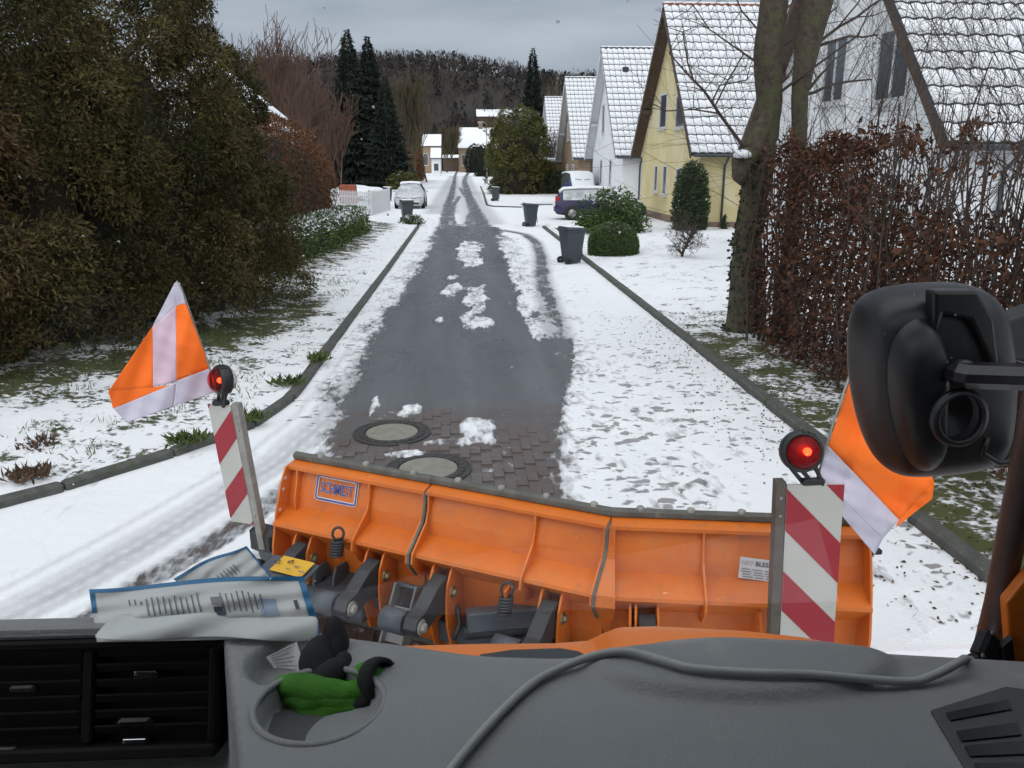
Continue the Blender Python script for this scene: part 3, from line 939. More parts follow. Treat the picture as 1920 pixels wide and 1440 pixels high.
def eave_front(name, label, px0, px1, ytop, ybot, ybase, Y0, wall='white_wall', depth=8, wins=0, cat='house', chim=False):
    """far house with its snowy roof slope towards the camera: ridge along x"""
    a, b = Py(px0, ytop, Y0 + depth / 2), Py(px1, ytop, Y0 + depth / 2)
    e = Py(px0, ybot, Y0 - .4)
    zr, ze = max(a.z, e.z + .8), e.z
    x0, x1 = Py(px0, ybot, Y0).x, Py(px1, ybot, Y0).x
    t = thing(name, label, cat, ((x0 + x1) / 2, Y0, 0))
    zb = -.5 if ze < 12 else ze - 4
    m = MB(); m.prism([(x0 + .3, Y0, zb), (x0 + .3, Y0 + depth, zb), (x0 + .3, Y0 + depth, ze), (x0 + .3, Y0 + depth / 2, zr - .1), (x0 + .3, Y0, ze)], (x1 - x0 - .6, 0, 0)); m.build('wall', M[wall], t)
    m = MB(); m.prism([(x0, Y0 - .4, ze), (x0, Y0 + depth / 2, zr), (x0, Y0 + depth + .4, ze), (x0, Y0 + depth + .4, ze + .15), (x0, Y0 + depth / 2, zr + .15), (x0, Y0 - .4, ze + .15)], (x1 - x0, 0, 0))
    rf = m.build('roof', M['tile_dk'], t)
    m = MB(); m.prism([(x0 + .1, Y0 - .34, ze + .15), (x0 + .1, Y0 + depth / 2, zr + .15), (x0 + .1, Y0 + depth + .3, ze + .15), (x0 + .1, Y0 + depth + .3, ze + .3), (x0 + .1, Y0 + depth / 2, zr + .32), (x0 + .1, Y0 - .34, ze + .3)], (x1 - x0 - .2, 0, 0)); m.build('roof_snow', M['snow'], rf)
    for i in range(wins):
        xa = x0 + (x1 - x0) * (i + .3) / wins
        window(t, 'y', Y0, xa, xa + (x1 - x0) / wins * .45, ze * .3, ze * .75, 1)
    if chim:
        m = MB(); m.bbox((x0 + (x1 - x0) * .6, Y0 + depth / 2, zr + .8), (1.2, 1.2, 2), .03); m.build('chimney', M['plinth'], rf)
    return t
gable_front('gable_house', 'white house with snowy roof edge half hidden behind the dark conifers', -11.0, 31, 3.7, 6.9, 3.9, 8, 'white_wall', wins=[(-11.6, -10.4, 4.0, 5.2)])
eave_front('distant_house', 'distant house with broad white snowy roof at the end of the street', 858, 932, 241, 279, 300, 240, 'tan_wall', 14, 3, chim=True)
eave_front('distant_house', 'small distant house with patchy white roof left of the street end', 787, 828, 254, 275, 300, 215, 'tan_wall', 10, 2)
eave_front('long_barn', 'long low distant building with thin white roof strip below the wood', 893, 962, 206, 219, 240, 480, 'wood_dk', 16, 0, 'building')
eave_front('distant_house', 'distant house with snowy roof among bare trees left of the spruces', 597, 655, 238, 262, 300, 150, 'tan_wall', 9, 2)
eave_front('garden_shed', 'low shed with thick white roof edge right of the dark spruces', 748, 787, 299, 304, 325, 120, 'wood_dk', 5, 0, 'shed')
eave_front('garage_row', 'low brown garage with white roof at the bend of the street', 829, 862, 292, 297, 312, 262, 'wood_dk', 7, 0, 'garage')
eave_front('garage_row', 'reddish low garage with white roof right of the street end', 862, 884, 288, 296, 318, 256, 'plinth', 7, 0, 'garage')
eave_front('cottage', 'pale cottage gable with white roof beside the brown hedge down the street', 806, 828, 280, 298, 330, 170, 'white_wall', 7, 1)
# snowy heap of earth behind the picket fence
a, b = np.meshgrid(np.linspace(-1, 1, 40), np.linspace(-1, 1, 24))
hc = Py(672, 345, 62)
hz_ = np.clip(1 - (a ** 2) - (b ** 2) * .8, 0, 1) ** .7 * 1.25 + .3 * (fbm(a * 4 + 9, b * 4, 5) - .5)
o = np_mesh('snow_heap', np.stack([(hc.x + a * 3.1).ravel(), (hc.y + b * 2.5).ravel(), (hz_ - .15).ravel()], 1), grid_faces(*a.shape), M['snow'], smooth=True)
tag(o, 'long heap covered with white snow behind the picket fence', 'snow heap')
m = MB(); c = Py(652, 345, 56)
m.bbox((c.x, c.y, .62), (1.1, .8, 1.3), .08)
o = m.build('orange_crate', pm('orange_tarp', (.30, .075, .035), None, 3, .6)); tag(o, 'orange-red covered box behind the white picket fence', 'box')

# ================================================================== VEGETATION
def nrm(a): return a / np.maximum(np.linalg.norm(a, axis=1, keepdims=True), 1e-9)
def leaf_quads(C, D, l, w, rng):
    """rhomb leaves: base C, pointing along D, length l, width w"""
    n = len(C)
    S = nrm(np.cross(D, rng.normal(size=(n, 3))))
    l = np.broadcast_to(np.asarray(l, float), (n,))[:, None]; w = np.broadcast_to(np.asarray(w, float), (n,))[:, None]
    V = np.stack([C, C + D * l * .45 + S * w / 2, C + D * l, C + D * l * .45 - S * w / 2], 1).reshape(-1, 3)
    Q = np.arange(n * 4).reshape(n, 4)
    return V, Q
def foliage(name, C, D, l, w, mat, parent, rng, top=None, stuff=False, tint=None):
    V, Q = leaf_quads(C, D, l, w, rng)
    n = len(C)
    if tint is None: tint = np.clip(rng.normal(.5, .28, n), 0, 1)
    fa = {'tint': tint, 'top': np.ones(n) if top is None else top}
    return np_mesh(name, V, Q, mat, None, False, parent, fa)
def body_points(n, cx, cy, z0, h, prof, rng, seed, depth=.3, amp=.3, nf=3.0):
    """points in the outer shell of a body of revolution with a lumpy surface; returns points, outward normals"""
    u = rng.random(n * 3); th = rng.random(n * 3) * 2 * np.pi
    r = prof(u)
    keep = rng.random(n * 3) < r / max(prof(np.linspace(0, 1, 50)).max(), 1e-6)
    u, th, r = u[keep][:n], th[keep][:n], r[keep][:n]
    lump = fbm(np.cos(th) * nf + 20 + seed, u * h * 1.3 + np.sin(th) * nf, seed, 3)
    rr = r * (1 - amp / 2 + amp * lump) - depth * rng.random(len(u)) ** 1.6
    rr = np.maximum(rr, 0)
    P = np.stack([cx + np.cos(th) * rr, cy + np.sin(th) * rr, z0 + u * h], 1)
    N = np.stack([np.cos(th), np.sin(th), 0 * th], 1)
    return P, N, u
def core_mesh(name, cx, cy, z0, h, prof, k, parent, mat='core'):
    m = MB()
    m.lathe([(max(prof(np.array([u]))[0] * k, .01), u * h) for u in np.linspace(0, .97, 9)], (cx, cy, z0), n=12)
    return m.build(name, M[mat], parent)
M['thuja'] = leafmat('thuja_scales', (.028, .029, .009), (.105, .080, .024))
M['thuja_br'] = leafmat('browned_thuja_scales', (.048, .032, .012), (.11, .066, .025))
M['thuja_gr'] = leafmat('green_thuja_scales', (.070, .078, .022), (.13, .122, .040), .25)
M['spruce'] = leafmat('spruce_needles', (.010, .017, .014), (.024, .034, .026))
M['boxleaf'] = leafmat('evergreen_leaf', (.034, .066, .018), (.085, .14, .036), .30)
M['hedgeleaf'] = leafmat('hedge_leaf_dusted', (.045, .075, .02), (.10, .145, .04), .66)
M['beech'] = leafmat('dry_beech_leaf', (.038, .018, .011), (.128, .054, .029))
M['brownleaf'] = leafmat('brown_hedge_leaf', (.09, .040, .020), (.16, .075, .036), .03)
M['coneleaf'] = leafmat('cypress_scales', (.022, .045, .022), (.05, .08, .035), .1)
M['ivy'] = leafmat('ivy_leaf', (.018, .030, .014), (.04, .055, .022))
M['grass'] = leafmat('grass_blade', (.045, .075, .018), (.10, .13, .035))
M['litter'] = leafmat('fallen_leaf', (.055, .035, .022), (.12, .07, .04))
M['larch'] = leafmat('olive_twigs', (.06, .05, .022), (.10, .08, .035))
M['wood'] = leafmat('bare_wood', (.040, .033, .031), (.072, .056, .050))
M['wood_con'] = leafmat('dark_wood_conifer', (.016, .020, .019), (.028, .033, .029))

def column_tree(name, label, cat, cx, cy, h, R, mat, n, seed, z0=.2, shape='column', l=.16, w=.07, group=None, droop=0.0, amp=.35, depth=.35, core=.72, spread=.75, lumps=0):
    rng = np.random.default_rng(seed)
    if shape == 'column': prof = lambda u: R * np.clip(np.minimum(.86 + u * .5, 1.0), 0, 1) * np.sqrt(np.clip(1 - u ** 3.2, 0, 1)) + .03
    elif shape == 'cone': prof = lambda u: R * np.clip(.93 + u * .3, 0, 1.0) * np.clip(1 - u ** 1.35, 0, 1) + .03
    elif shape == 'dome': prof = lambda u: R * np.sqrt(np.clip(1 - np.abs(u * 1.28 - .28) ** 2.2, 0, 1)) + .01
    t = thing(name, label, cat, (cx, cy, z0), 0, group)
    tint = None
    if lumps:
        LP, LN, lu = body_points(lumps, cx, cy, z0, h, prof, rng, seed, .25, amp)
        kk = rng.integers(0, len(LP), n)
        dr = nrm(rng.normal(size=(n, 3)) + LN[kk] * .55 + np.array([[0, 0, .35]]))
        lr = (.20 + .34 * rng.random(len(LP)))[kk] * (.6 + .6 * prof(lu[kk]) / R)
        P = LP[kk] + dr * (lr * (.45 + .6 * rng.random(n) ** .6))[:, None] * np.array([[1, 1, .85]])
        P[:, 2] = np.maximum(P[:, 2], z0 + .02)
        u = np.clip((P[:, 2] - z0) / h, 0, 1)
        D = nrm(dr * .8 + np.array([[0, 0, -.25]]) + rng.normal(size=P.shape) * .55)
        tint = np.clip(rng.normal(.42, .30, len(LP))[kk] + rng.normal(size=n) * .16, 0, 1)
    else:
        P, N, u = body_points(n, cx, cy, z0, h, prof, rng, seed, depth, amp)
        D = nrm(N * .75 + np.stack([0 * u, 0 * u, .55 - droop + 0 * u], 1) + rng.normal(size=P.shape) * spread)
    foliage('foliage', P, D, l * rng.uniform(.6, 1.4, len(P)), w * rng.uniform(.6, 1.4, len(P)), M[mat], t, rng, .35 + .65 * u, tint=tint)
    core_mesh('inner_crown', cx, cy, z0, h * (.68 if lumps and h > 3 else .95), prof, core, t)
    m = MB(); m.tube([(cx, cy, z0 - .3), (cx, cy, z0 + h * .4)], [R * .12, R * .06], 7); m.build('trunk', M['bark'], t)
    return t
hedge_spec = [(-4.45, 15.1, 5.9, 1.45, 'cone', 'thuja', 42000, 'rightmost of the tall dark conifers, its pointed crown sloping down to the street'),
              (-5.05, 13.0, 5.9, 1.35, 'column', 'thuja', 42000, 'second tall dark conifer from the street end of the left hedge row'),
              (-5.75, 11.1, 5.7, 1.30, 'column', 'thuja', 42000, 'third tall dark conifer along the left verge, behind the left flag tip'),
              (-6.5, 9.4, 5.5, 1.25, 'column', 'thuja_br', 38000, 'brownish tall conifer at the left picture edge above the flag'),
              (-7.7, 8.0, 5.6, 1.4, 'column', 'thuja_br', 18000, 'leftmost tall conifer, cut by the picture edge')]
for i, (x, y, h, R, sh, mt, n, lab) in enumerate(hedge_spec):
    column_tree('thuja_tree', lab, 'conifer', x, y, h, R, mt, n, 40 + i, .25, sh, .085, .024, 'tall conifers along the left verge', .12, .6, .55, .48, .95, lumps=110)
for i, (x, y, h, R, lab) in enumerate([(-4.55, 13.9, 4.2, 1.0, 'shorter dark conifer squeezed between the first and second of the left row'), (-5.2, 11.9, 4.6, 1.05, 'shorter dark conifer filling the left row above the flag apex'), (-5.9, 10.0, 4.0, 1.05, 'shorter dark conifer filling the left row left of the flag')]):
    column_tree('thuja_tree', lab, 'conifer', x, y, h, R, 'thuja', 26000, 140 + i, .25, 'cone' if i == 1 else 'column', .085, .024, 'tall conifers along the left verge', .12, .6, .5, .48, .9, lumps=70)
# a few more conifers deeper in the garden fill the row
column_tree('thuja_tree', 'tall dark conifer standing behind the left hedge row', 'conifer', -7.1, 12.8, 6.2, 1.5, 'thuja', 22000, 61, .25, 'column', .11, .034, 'tall conifers along the left verge', .12, .5, .45, .48, .8, lumps=90)
column_tree('thuja_tree', 'dark conifer farther back in the left garden, its top against the sky', 'conifer', -6.1, 16.2, 6.4, 1.4, 'thuja', 22000, 62, .25, 'column', .11, .034, 'tall conifers along the left verge', .12, .5, .45, .48, .8, lumps=90)

def hedge(name, label, pts, width, heights, mat, n, seed, l=.07, w=.045, cat='hedge', core=True, gaps=0.0, zs=.15, lump=.25, stems=0, topmul=1.0):
    """hedge along a polyline of (x, y); box section with lumpy faces"""
    rng = np.random.default_rng(seed)
    pts = np.array(pts, float); heights = np.interp(np.linspace(0, 1, len(pts)), np.linspace(0, 1, len(heights)), heights)
    seg = np.linalg.norm(np.diff(pts, axis=0), axis=1); cum = np.concatenate([[0], np.cumsum(seg)]); L = cum[-1]
    s = rng.random(n) * L
    cx, cy = np.interp(s, cum, pts[:, 0]), np.interp(s, cum, pts[:, 1]); hh = np.interp(s, cum, heights)
    i = np.clip(np.searchsorted(cum, s) - 1, 0, len(seg) - 1)
    tdir = np.diff(pts, axis=0)[i] / seg[i][:, None]; nd = np.stack([-tdir[:, 1], tdir[:, 0]], 1)
    hm = hh.mean()
    q = rng.random(n) * (2 * hm + width)
    side = np.where(q < hm, -1, np.where(q < 2 * hm, 1, 0))
    zrel = np.where(side == 0, 1.0, np.where(side == -1, q / hm, (q - hm) / hm))
    off = np.where(side == 0, (q - 2 * hm) / width * 2 - 1, side) * width / 2
    nz_ = fbm(s * 1.6 + 5, zrel * 2 + off * 1.5 + 7, seed, 3)
    off = off * (1 - lump + lump * 2 * nz_) - side * rng.random(n) ** (1.0 if gaps else 1.7) * width * (.5 if gaps else .25)
    off = off * np.where(zrel > .85, 1 - (zrel - .85) * 1.2, 1)
    z = zs + zrel * hh * (1 - lump * .35 + lump * .7 * fbm(s * 2.1, off * 2, seed + 3, 3)) - (side == 0) * rng.random(n) * .12
    P = np.stack([cx + nd[:, 0] * off, cy + nd[:, 1] * off, z], 1)
    if gaps:
        keep = fbm(s * 1.7, z * 1.7, seed + 8, 4) > gaps * (.55 + .5 * zrel) + .12 * (s / L - .35) * (zrel > .3)
        P = P[keep]; side = side[keep]; zrel = zrel[keep]; nd = nd[keep]
    N = np.stack([nd[:, 0] * side, nd[:, 1] * side, (side == 0) * 1.0], 1)
    dn = -.5 if gaps else .3
    D = nrm(N * .5 + np.array([[0, 0, dn]]) + rng.normal(size=P.shape) * .7)
    t = thing(name, label, cat, (pts[0][0], pts[0][1], 0))
    foliage('foliage', P, D, l * rng.uniform(.6, 1.4, len(P)), w * rng.uniform(.6, 1.4, len(P)), M[mat], t, rng, zrel ** 1.5 * topmul)
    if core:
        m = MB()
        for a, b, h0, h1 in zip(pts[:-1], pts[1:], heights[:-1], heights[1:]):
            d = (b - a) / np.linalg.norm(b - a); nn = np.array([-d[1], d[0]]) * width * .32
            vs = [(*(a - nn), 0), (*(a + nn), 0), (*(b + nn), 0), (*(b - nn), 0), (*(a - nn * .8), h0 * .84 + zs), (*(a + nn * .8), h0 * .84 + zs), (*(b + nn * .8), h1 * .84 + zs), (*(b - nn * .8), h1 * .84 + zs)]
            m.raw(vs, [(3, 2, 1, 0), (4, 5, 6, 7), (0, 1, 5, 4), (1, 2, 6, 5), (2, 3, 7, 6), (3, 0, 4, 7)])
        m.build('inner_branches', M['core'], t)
    if stems:
        m = MB()
        for k in range(stems):
            ss = rng.random() * L; x, y = np.interp(ss, cum, pts[:, 0]), np.interp(ss, cum, pts[:, 1]); h_ = np.interp(ss, cum, heights)
            x += rng.normal() * width * .2; y += rng.normal() * .1
            p = [(x, y, 0)]
            for j in range(1, 6):
                p.append((p[-1][0] + rng.normal() * .09, p[-1][1] + rng.normal() * .09, h_ * j / 5 * rng.uniform(.95, 1.2)))
            m.tube(p, [.022, .018, .014, .010, .007, .004], 5, cap=False)
            for j in range(5):
                b = Vector(p[rng.integers(1, 5)]); dr = Vector((rng.normal(), rng.normal(), .8 + rng.random())).normalized()
                m.tube([b, b + dr * .3, b + dr * .55 + Vector((rng.normal() * .06, rng.normal() * .06, .02))], [.007, .005, .002], 4, cap=False)
        o = m.build('stems', M['twig'], t); tag(o, kind='stuff')
    return t
hedge('clipped_hedge', 'low green hedge dusted with snow between conifers and picket fence', [(-4.75, 18.2), (-4.5, 21.8), (-4.25, 26), (-4.15, 31.6)], 1.25, [1.25, 1.1, 1.0, .95], 'hedgeleaf', 15000, 71, .085, .05)
hedge('brown_hedge', 'tall rusty brown hedge behind the green hedge on the left', [(-5.9, 19.5), (-5.8, 25), (-6.0, 31), (-6.4, 37.5)], 1.5, [3.9, 3.9, 3.5, 2.5], 'brownleaf', 20000, 72, .11, .05)
hedge('beech_hedge', 'tall brown beech hedge with dry leaves behind the mirror', [(4.75, 11.9), (4.8, 9.5), (4.9, 7), (5.0, 4.5), (5.1, 2.5)], .95, [2.75, 2.85, 2.9, 3.0, 3.0], 'beech', 44000, 73, .085, .036, core=False, gaps=.44, zs=.12, lump=.42, stems=190)
hedge('dark_hedge', 'low dark green hedge right of the big rounded conifer', [(7.6, 73.0), (11.0, 72)], 1.2, [1.7], 'coneleaf', 2200, 74, .2, .1)
hedge('brown_hedge', 'reddish brown hedge beside the far bend on the left of the street', [(-7.2, 104), (-6.6, 112), (-7.0, 132)], 2.0, [4.0, 4.2, 3.6], 'brownleaf', 4500, 75, .3, .16)
column_tree('rhododendron', 'loose green bush in front of the snowy dark blue estate car', 'bush', 5.75, 31.0, 1.5, 1.02, 'boxleaf', 4600, 81, .05, 'dome', .16, .06, None, .1, .5, .5, .62, lumps=60)
column_tree('box_bush', 'round clipped green bush beside the nearest bin', 'bush', 4.45, 23.6, .98, .74, 'boxleaf', 8000, 82, .05, 'dome', .055, .032, None, 0, .08, .10, .88)
column_tree('green_shrub', 'small yellowish green shrub behind the white parked car', 'bush', -6.0, 86, 1.8, 1.7, 'thuja_gr', 1400, 83, 0, 'dome', .35, .14)
column_tree('rounded_conifer', 'broad olive green conifer right of the street lamp', 'conifer', 5.0, 73.5, 7.4, 2.65, 'thuja_gr', 16000, 84, 0, 'column', .26, .09, None, .1, .32, .5, .82, lumps=170)
column_tree('cypress', 'narrow dark conifer against the yellow house wall', 'conifer', 9.0, 31.6, 2.75, .68, 'coneleaf', 5200, 85, 0, 'column', .13, .05, None, -.1, .4, .25, .7)
column_tree('young_conifer', 'tiny conifer seedling in front of the yellow house wall', 'conifer', 10.5, 32.0, .55, .16, 'coneleaf', 260, 86, .1, 'cone', .1, .04)
column_tree('dark_shrub', 'dark evergreen shrub right of the far street bend', 'bush', 4.4, 165, 6.0, 2.0, 'spruce', 1600, 87, 0, 'column', .5, .2)
column_tree('snowy_shrub', 'low dark snow-topped shrub in front of the bin beside the white car', 'bush', -2.22, 36.2, .42, .5, 'hedgeleaf', 900, 88, .05, 'dome', .09, .05)

def spruce(name, label, x, y, h, R, seed, n=5200, mat='spruce', group=None):
    rng = np.random.default_rng(seed)
    t = thing(name, label, 'spruce', (x, y, 0), 0, group)
    n = n * 2
    u = 1 - rng.random(n) ** .62; u = np.clip(u, .02, .995)
    th = rng.random(n) * 2 * np.pi
    tier = np.abs(((u * 17 + th * .35) % 1) - .5) * 2
    r = R * (1 - u) ** .85 * (.62 + .38 * tier) * (.72 + .5 * vnoise(th * 2.5 + 9, u * 22, seed)) * (.35 + .65 * np.sqrt(rng.random(n)))
    P = np.stack([x + np.cos(th) * r, y + np.sin(th) * r, .5 + u * h - r * .22], 1)
    N = np.stack([np.cos(th), np.sin(th), 0 * th], 1)
    D = nrm(N + np.array([[0, 0, -.45]]) + rng.normal(size=P.shape) * .35)
    foliage('foliage', P, D, h * .050 * rng.uniform(.6, 1.4, n) * (.42 + .58 * (1 - u)), h * .013 * rng.uniform(.7, 1.4, n) * (.6 + .5 * (1 - u)), M[mat], t, rng)
    m = MB(); m.tube([(x, y, -.2), (x, y, h * .97)], [h * .014, .02], 6); m.build('trunk', M['bark'], t)
    return t
spruce('spruce_tree', 'tallest dark spruce left of the street', Py(664, 330, 90).x, 90, 15.6, 3.9, 91, 7000, group='dark spruces left of the street')
spruce('spruce_tree', 'dark spruce standing right behind the tallest one', Py(700, 330, 93).x, 93, 15.4, 3.9, 92, 7000, group='dark spruces left of the street')
spruce('spruce_tree', 'shorter dark spruce at the right side of the spruce group', Py(728, 330, 88).x, 88, 10.8, 3.2, 93, 5500, group='dark spruces left of the street')
spruce('spruce_tree', 'dark spruce rising behind the broad olive conifer', Py(998, 330, 95).x, 95, 14.6, 2.6, 94)
spruce('spruce_tree', 'small dark spruce between bare trees behind the brown hedge', Py(612, 320, 75).x, 75, 8.5, 2.0, 95, 2600)

# ---- bare trees
def grow(m, p, d, L, r, depth, rng, n=5, spread=.5, up=.15, kids=(2, 4), minr=.003, wig=.12, sides=(7, 6, 5, 4, 3, 3)):
    pts, rad = [p.copy()], [r]
    k = 5 if depth < 3 else 3
    q, dd = p.copy(), d.copy()
    for i in range(1, k + 1):
        dd = (dd + Vector(rng.normal(size=3)) * wig + Vector((0, 0, up * .3))).normalized()
        q = q + dd * (L / k)
        pts.append(q.copy()); rad.append(max(r * (1 - .55 * i / k), minr))
    m.tube(pts, rad, sides[min(depth, 5)], cap=False)
    if depth >= n: return
    for c in range(int(rng.integers(kids[0], kids[1] + 1))):
        t = rng.uniform(.35, 1.0)
        i = min(int(t * k), k - 1)
        b = pts[i].lerp(pts[i + 1], t * k - i)
        ax = Vector(rng.normal(size=3)); ax = (ax - dd * ax.dot(dd)).normalized()
        nd = (dd * (1 - spread * .5) + ax * spread * rng.uniform(.7, 1.4) + Vector((0, 0, up))).normalized()
        grow(m, b, nd, L * rng.uniform(.55, .8), max(rad[i] * rng.uniform(.45, .65), minr), depth + 1, rng, n, spread, up, kids, minr, wig, sides)
def bare_tree(name, label, x, y, h, mat, seed, n=4, r=None, spread=.55, up=.25, kids=(4, 6), minr=.012, trunks=1, group=None, cat='tree', z0=0):
    rng = np.random.default_rng(seed)
    t = thing(name, label, cat, (x, y, z0), 0, group)
    tr, cr = MB(), MB()
    r = r or h * .014
    for k in range(trunks):
        d = Vector((rng.normal() * .12, rng.normal() * .12, 1)).normalized()
        base = Vector((x + rng.normal() * .15 * (trunks > 1), y + rng.normal() * .15 * (trunks > 1), z0 - .1))
        pts = [base]; q = base
        for i in range(6):
            d = (d + Vector(rng.normal(size=3)) * .06).normalized(); q = q + d * h * .62 / 6; pts.append(q.copy())
        tr.tube(pts, [r * (1 - .11 * i) for i in range(7)], 7, cap=False)
        for i in range(2, 7):
            for c in range(int(rng.integers(kids[0] // 2, kids[1] // 2 + 2))):
                a = rng.random() * 2 * math.pi
                nd = Vector((math.cos(a) * spread, math.sin(a) * spread, .65 + up)).normalized()
                grow(cr, pts[i], nd, h * .30 * rng.uniform(.7, 1.1) * (1.15 - i * .06), r * .42, 1, rng, n, spread, up, (2, 4), minr, .1)
    tr.build('trunk', M['bark'] if mat == 'twig' else M[mat], t)
    cr.build('crown', M[mat], t)
    return t
for i, (px, Y0, ytop, lab) in enumerate([(415, 46, 40, 'reddish bare tree nearest the dark conifers, top against the sky'), (480, 52, 48, 'reddish bare tree behind the hidden white house, second from the conifers'),
                                          (545, 60, 105, 'reddish bare tree in front of the wooded hill, third from the conifers'), (590, 66, 150, 'shorter reddish bare tree just left of the spruces'),
                                          (630, 72, 190, 'low reddish bare tree close to the tallest spruce')]):
    top = Py(px, ytop, Y0)
    bare_tree('bare_tree', lab, Py(px, 300, Y0).x, Y0, top.z * 1.0, 'redtwig', 101 + i, 4, top.z * .011, .55, .35, (5, 7), .016, 2, 'reddish bare trees on the left')
M['larchbark'] = pm('olive_bark', (.11, .09, .05), (.085, .068, .04), 3, .9)
bare_tree('bare_tree', 'olive brown bare tree right of the spruces', Py(778, 320, 100).x, 100, 12.5, 'larchbark', 111, 4, .16, .4, .4, (5, 7), .03, 2)
bare_tree('bare_tree', 'slim olive bare tree left of the far cottage', Py(800, 320, 118).x, 118, 10.5, 'larchbark', 112, 4, .14, .4, .4, (5, 7), .03, 1)
bare_tree('bare_tree', 'pale slim bare tree between the spruce and the tan house', Py(1027, 320, 120).x, 120, 14, 'larchbark', 113, 3, .10, .3, .5, (4, 5), .03, 1)
bare_tree('bare_shrub', 'dark bare shrub beside the farthest house of the right row', Py(1032, 300, 80).x, 80, 5.5, 'twig', 114, 4, .07, .6, .3, (4, 6), .012, 2, cat='shrub')
bare_tree('garden_tree', 'small bare tree with a short trunk on the snowy lawn', 6.15, 22.4, 1.55, 'twig', 115, 4, .05, .95, .05, (6, 8), .004, 1)
bare_tree('bare_shrub', 'thin bare shrub in the bed at the foot of the yellow wall', 7.9, 28.6, 1.3, 'twig', 116, 3, .014, .8, .2, (2, 3), .004, 2, cat='shrub')

# ---- the big double-stemmed tree on the right
bt = thing('old_tree', 'thick mossy two-stemmed bare tree with ivy at the edge of the lawn', 'tree', (4.55, 12.3, 0))
rng = np.random.default_rng(9)
def bark_tube(pts, rad, n=18):
    m = MB(); P_ = []; R_ = []
    for i in range(len(pts) - 1):
        for k in range(6):
            t = k / 6; P_.append(Vector(pts[i]).lerp(Vector(pts[i + 1]), t)); R_.append(rad[i] * (1 - t) + rad[i + 1] * t)
    P_.append(Vector(pts[-1])); R_.append(rad[-1])
    m.tube(P_, R_, n, cap=False)
    a = np.array(m.v)
    cx = np.repeat(np.array([tuple(p) for p in P_]), n, 0)
    dv = a - cx
    ang = np.tile(np.arange(n) * 2 * np.pi / n, len(P_))
    k = 1 + .30 * (fbm(np.cos(ang) * 2.2 + 4, a[:, 2] * 1.3 + np.sin(ang) * 2.2, 3, 3) - .5) + .10 * (vnoise(ang * 4, a[:, 2] * 6, 5) - .5)
    m.v = [tuple(q) for q in cx + dv * k[:, None]]
    return m
stemA = [Py(1396, 668, 12.4), Py(1398, 610, 12.4), Py(1402, 450, 12.4), Py(1428, 290, 12.4), Py(1444, 190, 12.4), Py(1440, 100, 12.4), Py(1452, 0, 12.4), Py(1462, -90, 12.4), Py(1490, -280, 12.4)]
RA = [.44, .32, .21, .225, .19, .20, .19, .16, .12]
bark_tube(stemA, RA).build('trunk', M['bark'], bt)
stemB = [Py(1462, 690, 12.0), Py(1472, 560, 12.0), Py(1490, 400, 12.05), Py(1499, 270, 12.1), Py(1500, 180, 12.15), Py(1512, 100, 12.2), Py(1532, 0, 12.25), Py(1570, -200, 12.3)]
bark_tube(stemB, [.17, .135, .115, .11, .12, .165, .22, .15]).build('side_stem', M['bark'], bt)
m = bark_tube([Py(1440, 215, 12.4), Py(1405, 290, 12.2), Py(1393, 300, 12.15), Py(1388, 330, 12.1), Py(1394, 350, 12.2)], [.16, .17, .16, .12, .02], 12); m.build('cut_stub', M['bark'], bt)
for (px, py, yy, s) in ((1392, 290, 12.12, .15), (1470, 268, 12.05, .13)):
    c = Py(px, py, yy - .1); m = MB(); m.lathe([(.001, s * .5), (s * .5, s * .42), (s * .85, s * .15), (s * .9, -s * .2), (s * .5, -s * .35)], c, n=12); m.build('snow_cap', M['snow'], bt)
# ivy on the lower trunk
def on_stem(pts, rad, n, zmax):
    ts = rng.random(n) * (len(pts) - 1); out = []
    for t in ts:
        i = int(t); p = pts[i].lerp(pts[i + 1], t - i); r = rad[i]
        a = rng.random() * 2 * math.pi
        out.append((p.x + math.cos(a) * r * 1.05, p.y + math.sin(a) * r * 1.05, p.z))
    return np.array(out)
P = np.concatenate([on_stem(stemA[:4], [.33, .25, .20, .20], 1500, 3), on_stem(stemB[:4], [.14, .12, .11, .11], 500, 3)])
foliage('ivy', P, nrm(rng.normal(size=P.shape) + np.array([[0, -.3, -.4]])), .07, .055, M['ivy'], bt, rng)
# branches off the trunk that cross the yellow roof and the white wall
m = MB()
for k, path in enumerate([[(1394, 275), (1350, 215), (1320, 170), (1290, 140), (1255, 100)], [(1345, 212), (1300, 205), (1250, 208), (1215, 190)], [(1335, 190), (1350, 160), (1400, 150)],
                          [(1425, 120), (1380, 90), (1330, 55), (1300, 10)], [(1425, 60), (1390, 20), (1370, -30)], [(1300, 150), (1290, 120), (1280, 60)], [(1340, 200), (1365, 150), (1395, 100)]]):
    yy = 12.2 - .15 * (k % 3); pts = [Py(a, b, yy - .12 * i) for i, (a, b) in enumerate(path)]
    r0 = .028 if k == 0 else .014
    m.tube(pts, [r0 * (1 - .17 * i) for i in range(len(pts))], 5, cap=False)
    for i in range(1, len(pts)):
        for c in range(2):
            grow(m, pts[i], Vector((rng.normal() * .6 - .2, rng.normal() * .3, rng.normal() * .5 + .3)).normalized(), .45, .007, 3, rng, 4, .6, .1, (2, 3), .0028, .12)
for (pts, r) in ((stemA, .035), (stemB, .04)):
    for i in range(4, len(pts)):
        for c in range(2):
            a = rng.uniform(-.6, 1.2)
            grow(m, pts[i], Vector((math.cos(a), rng.normal() * .5 - .1, rng.uniform(.1, .9))).normalized(), rng.uniform(.9, 1.6), r * .7, 2, rng, 5, .55, .15, (2, 3), .0026, .14)
m.build('branches', M['twig'], bt)

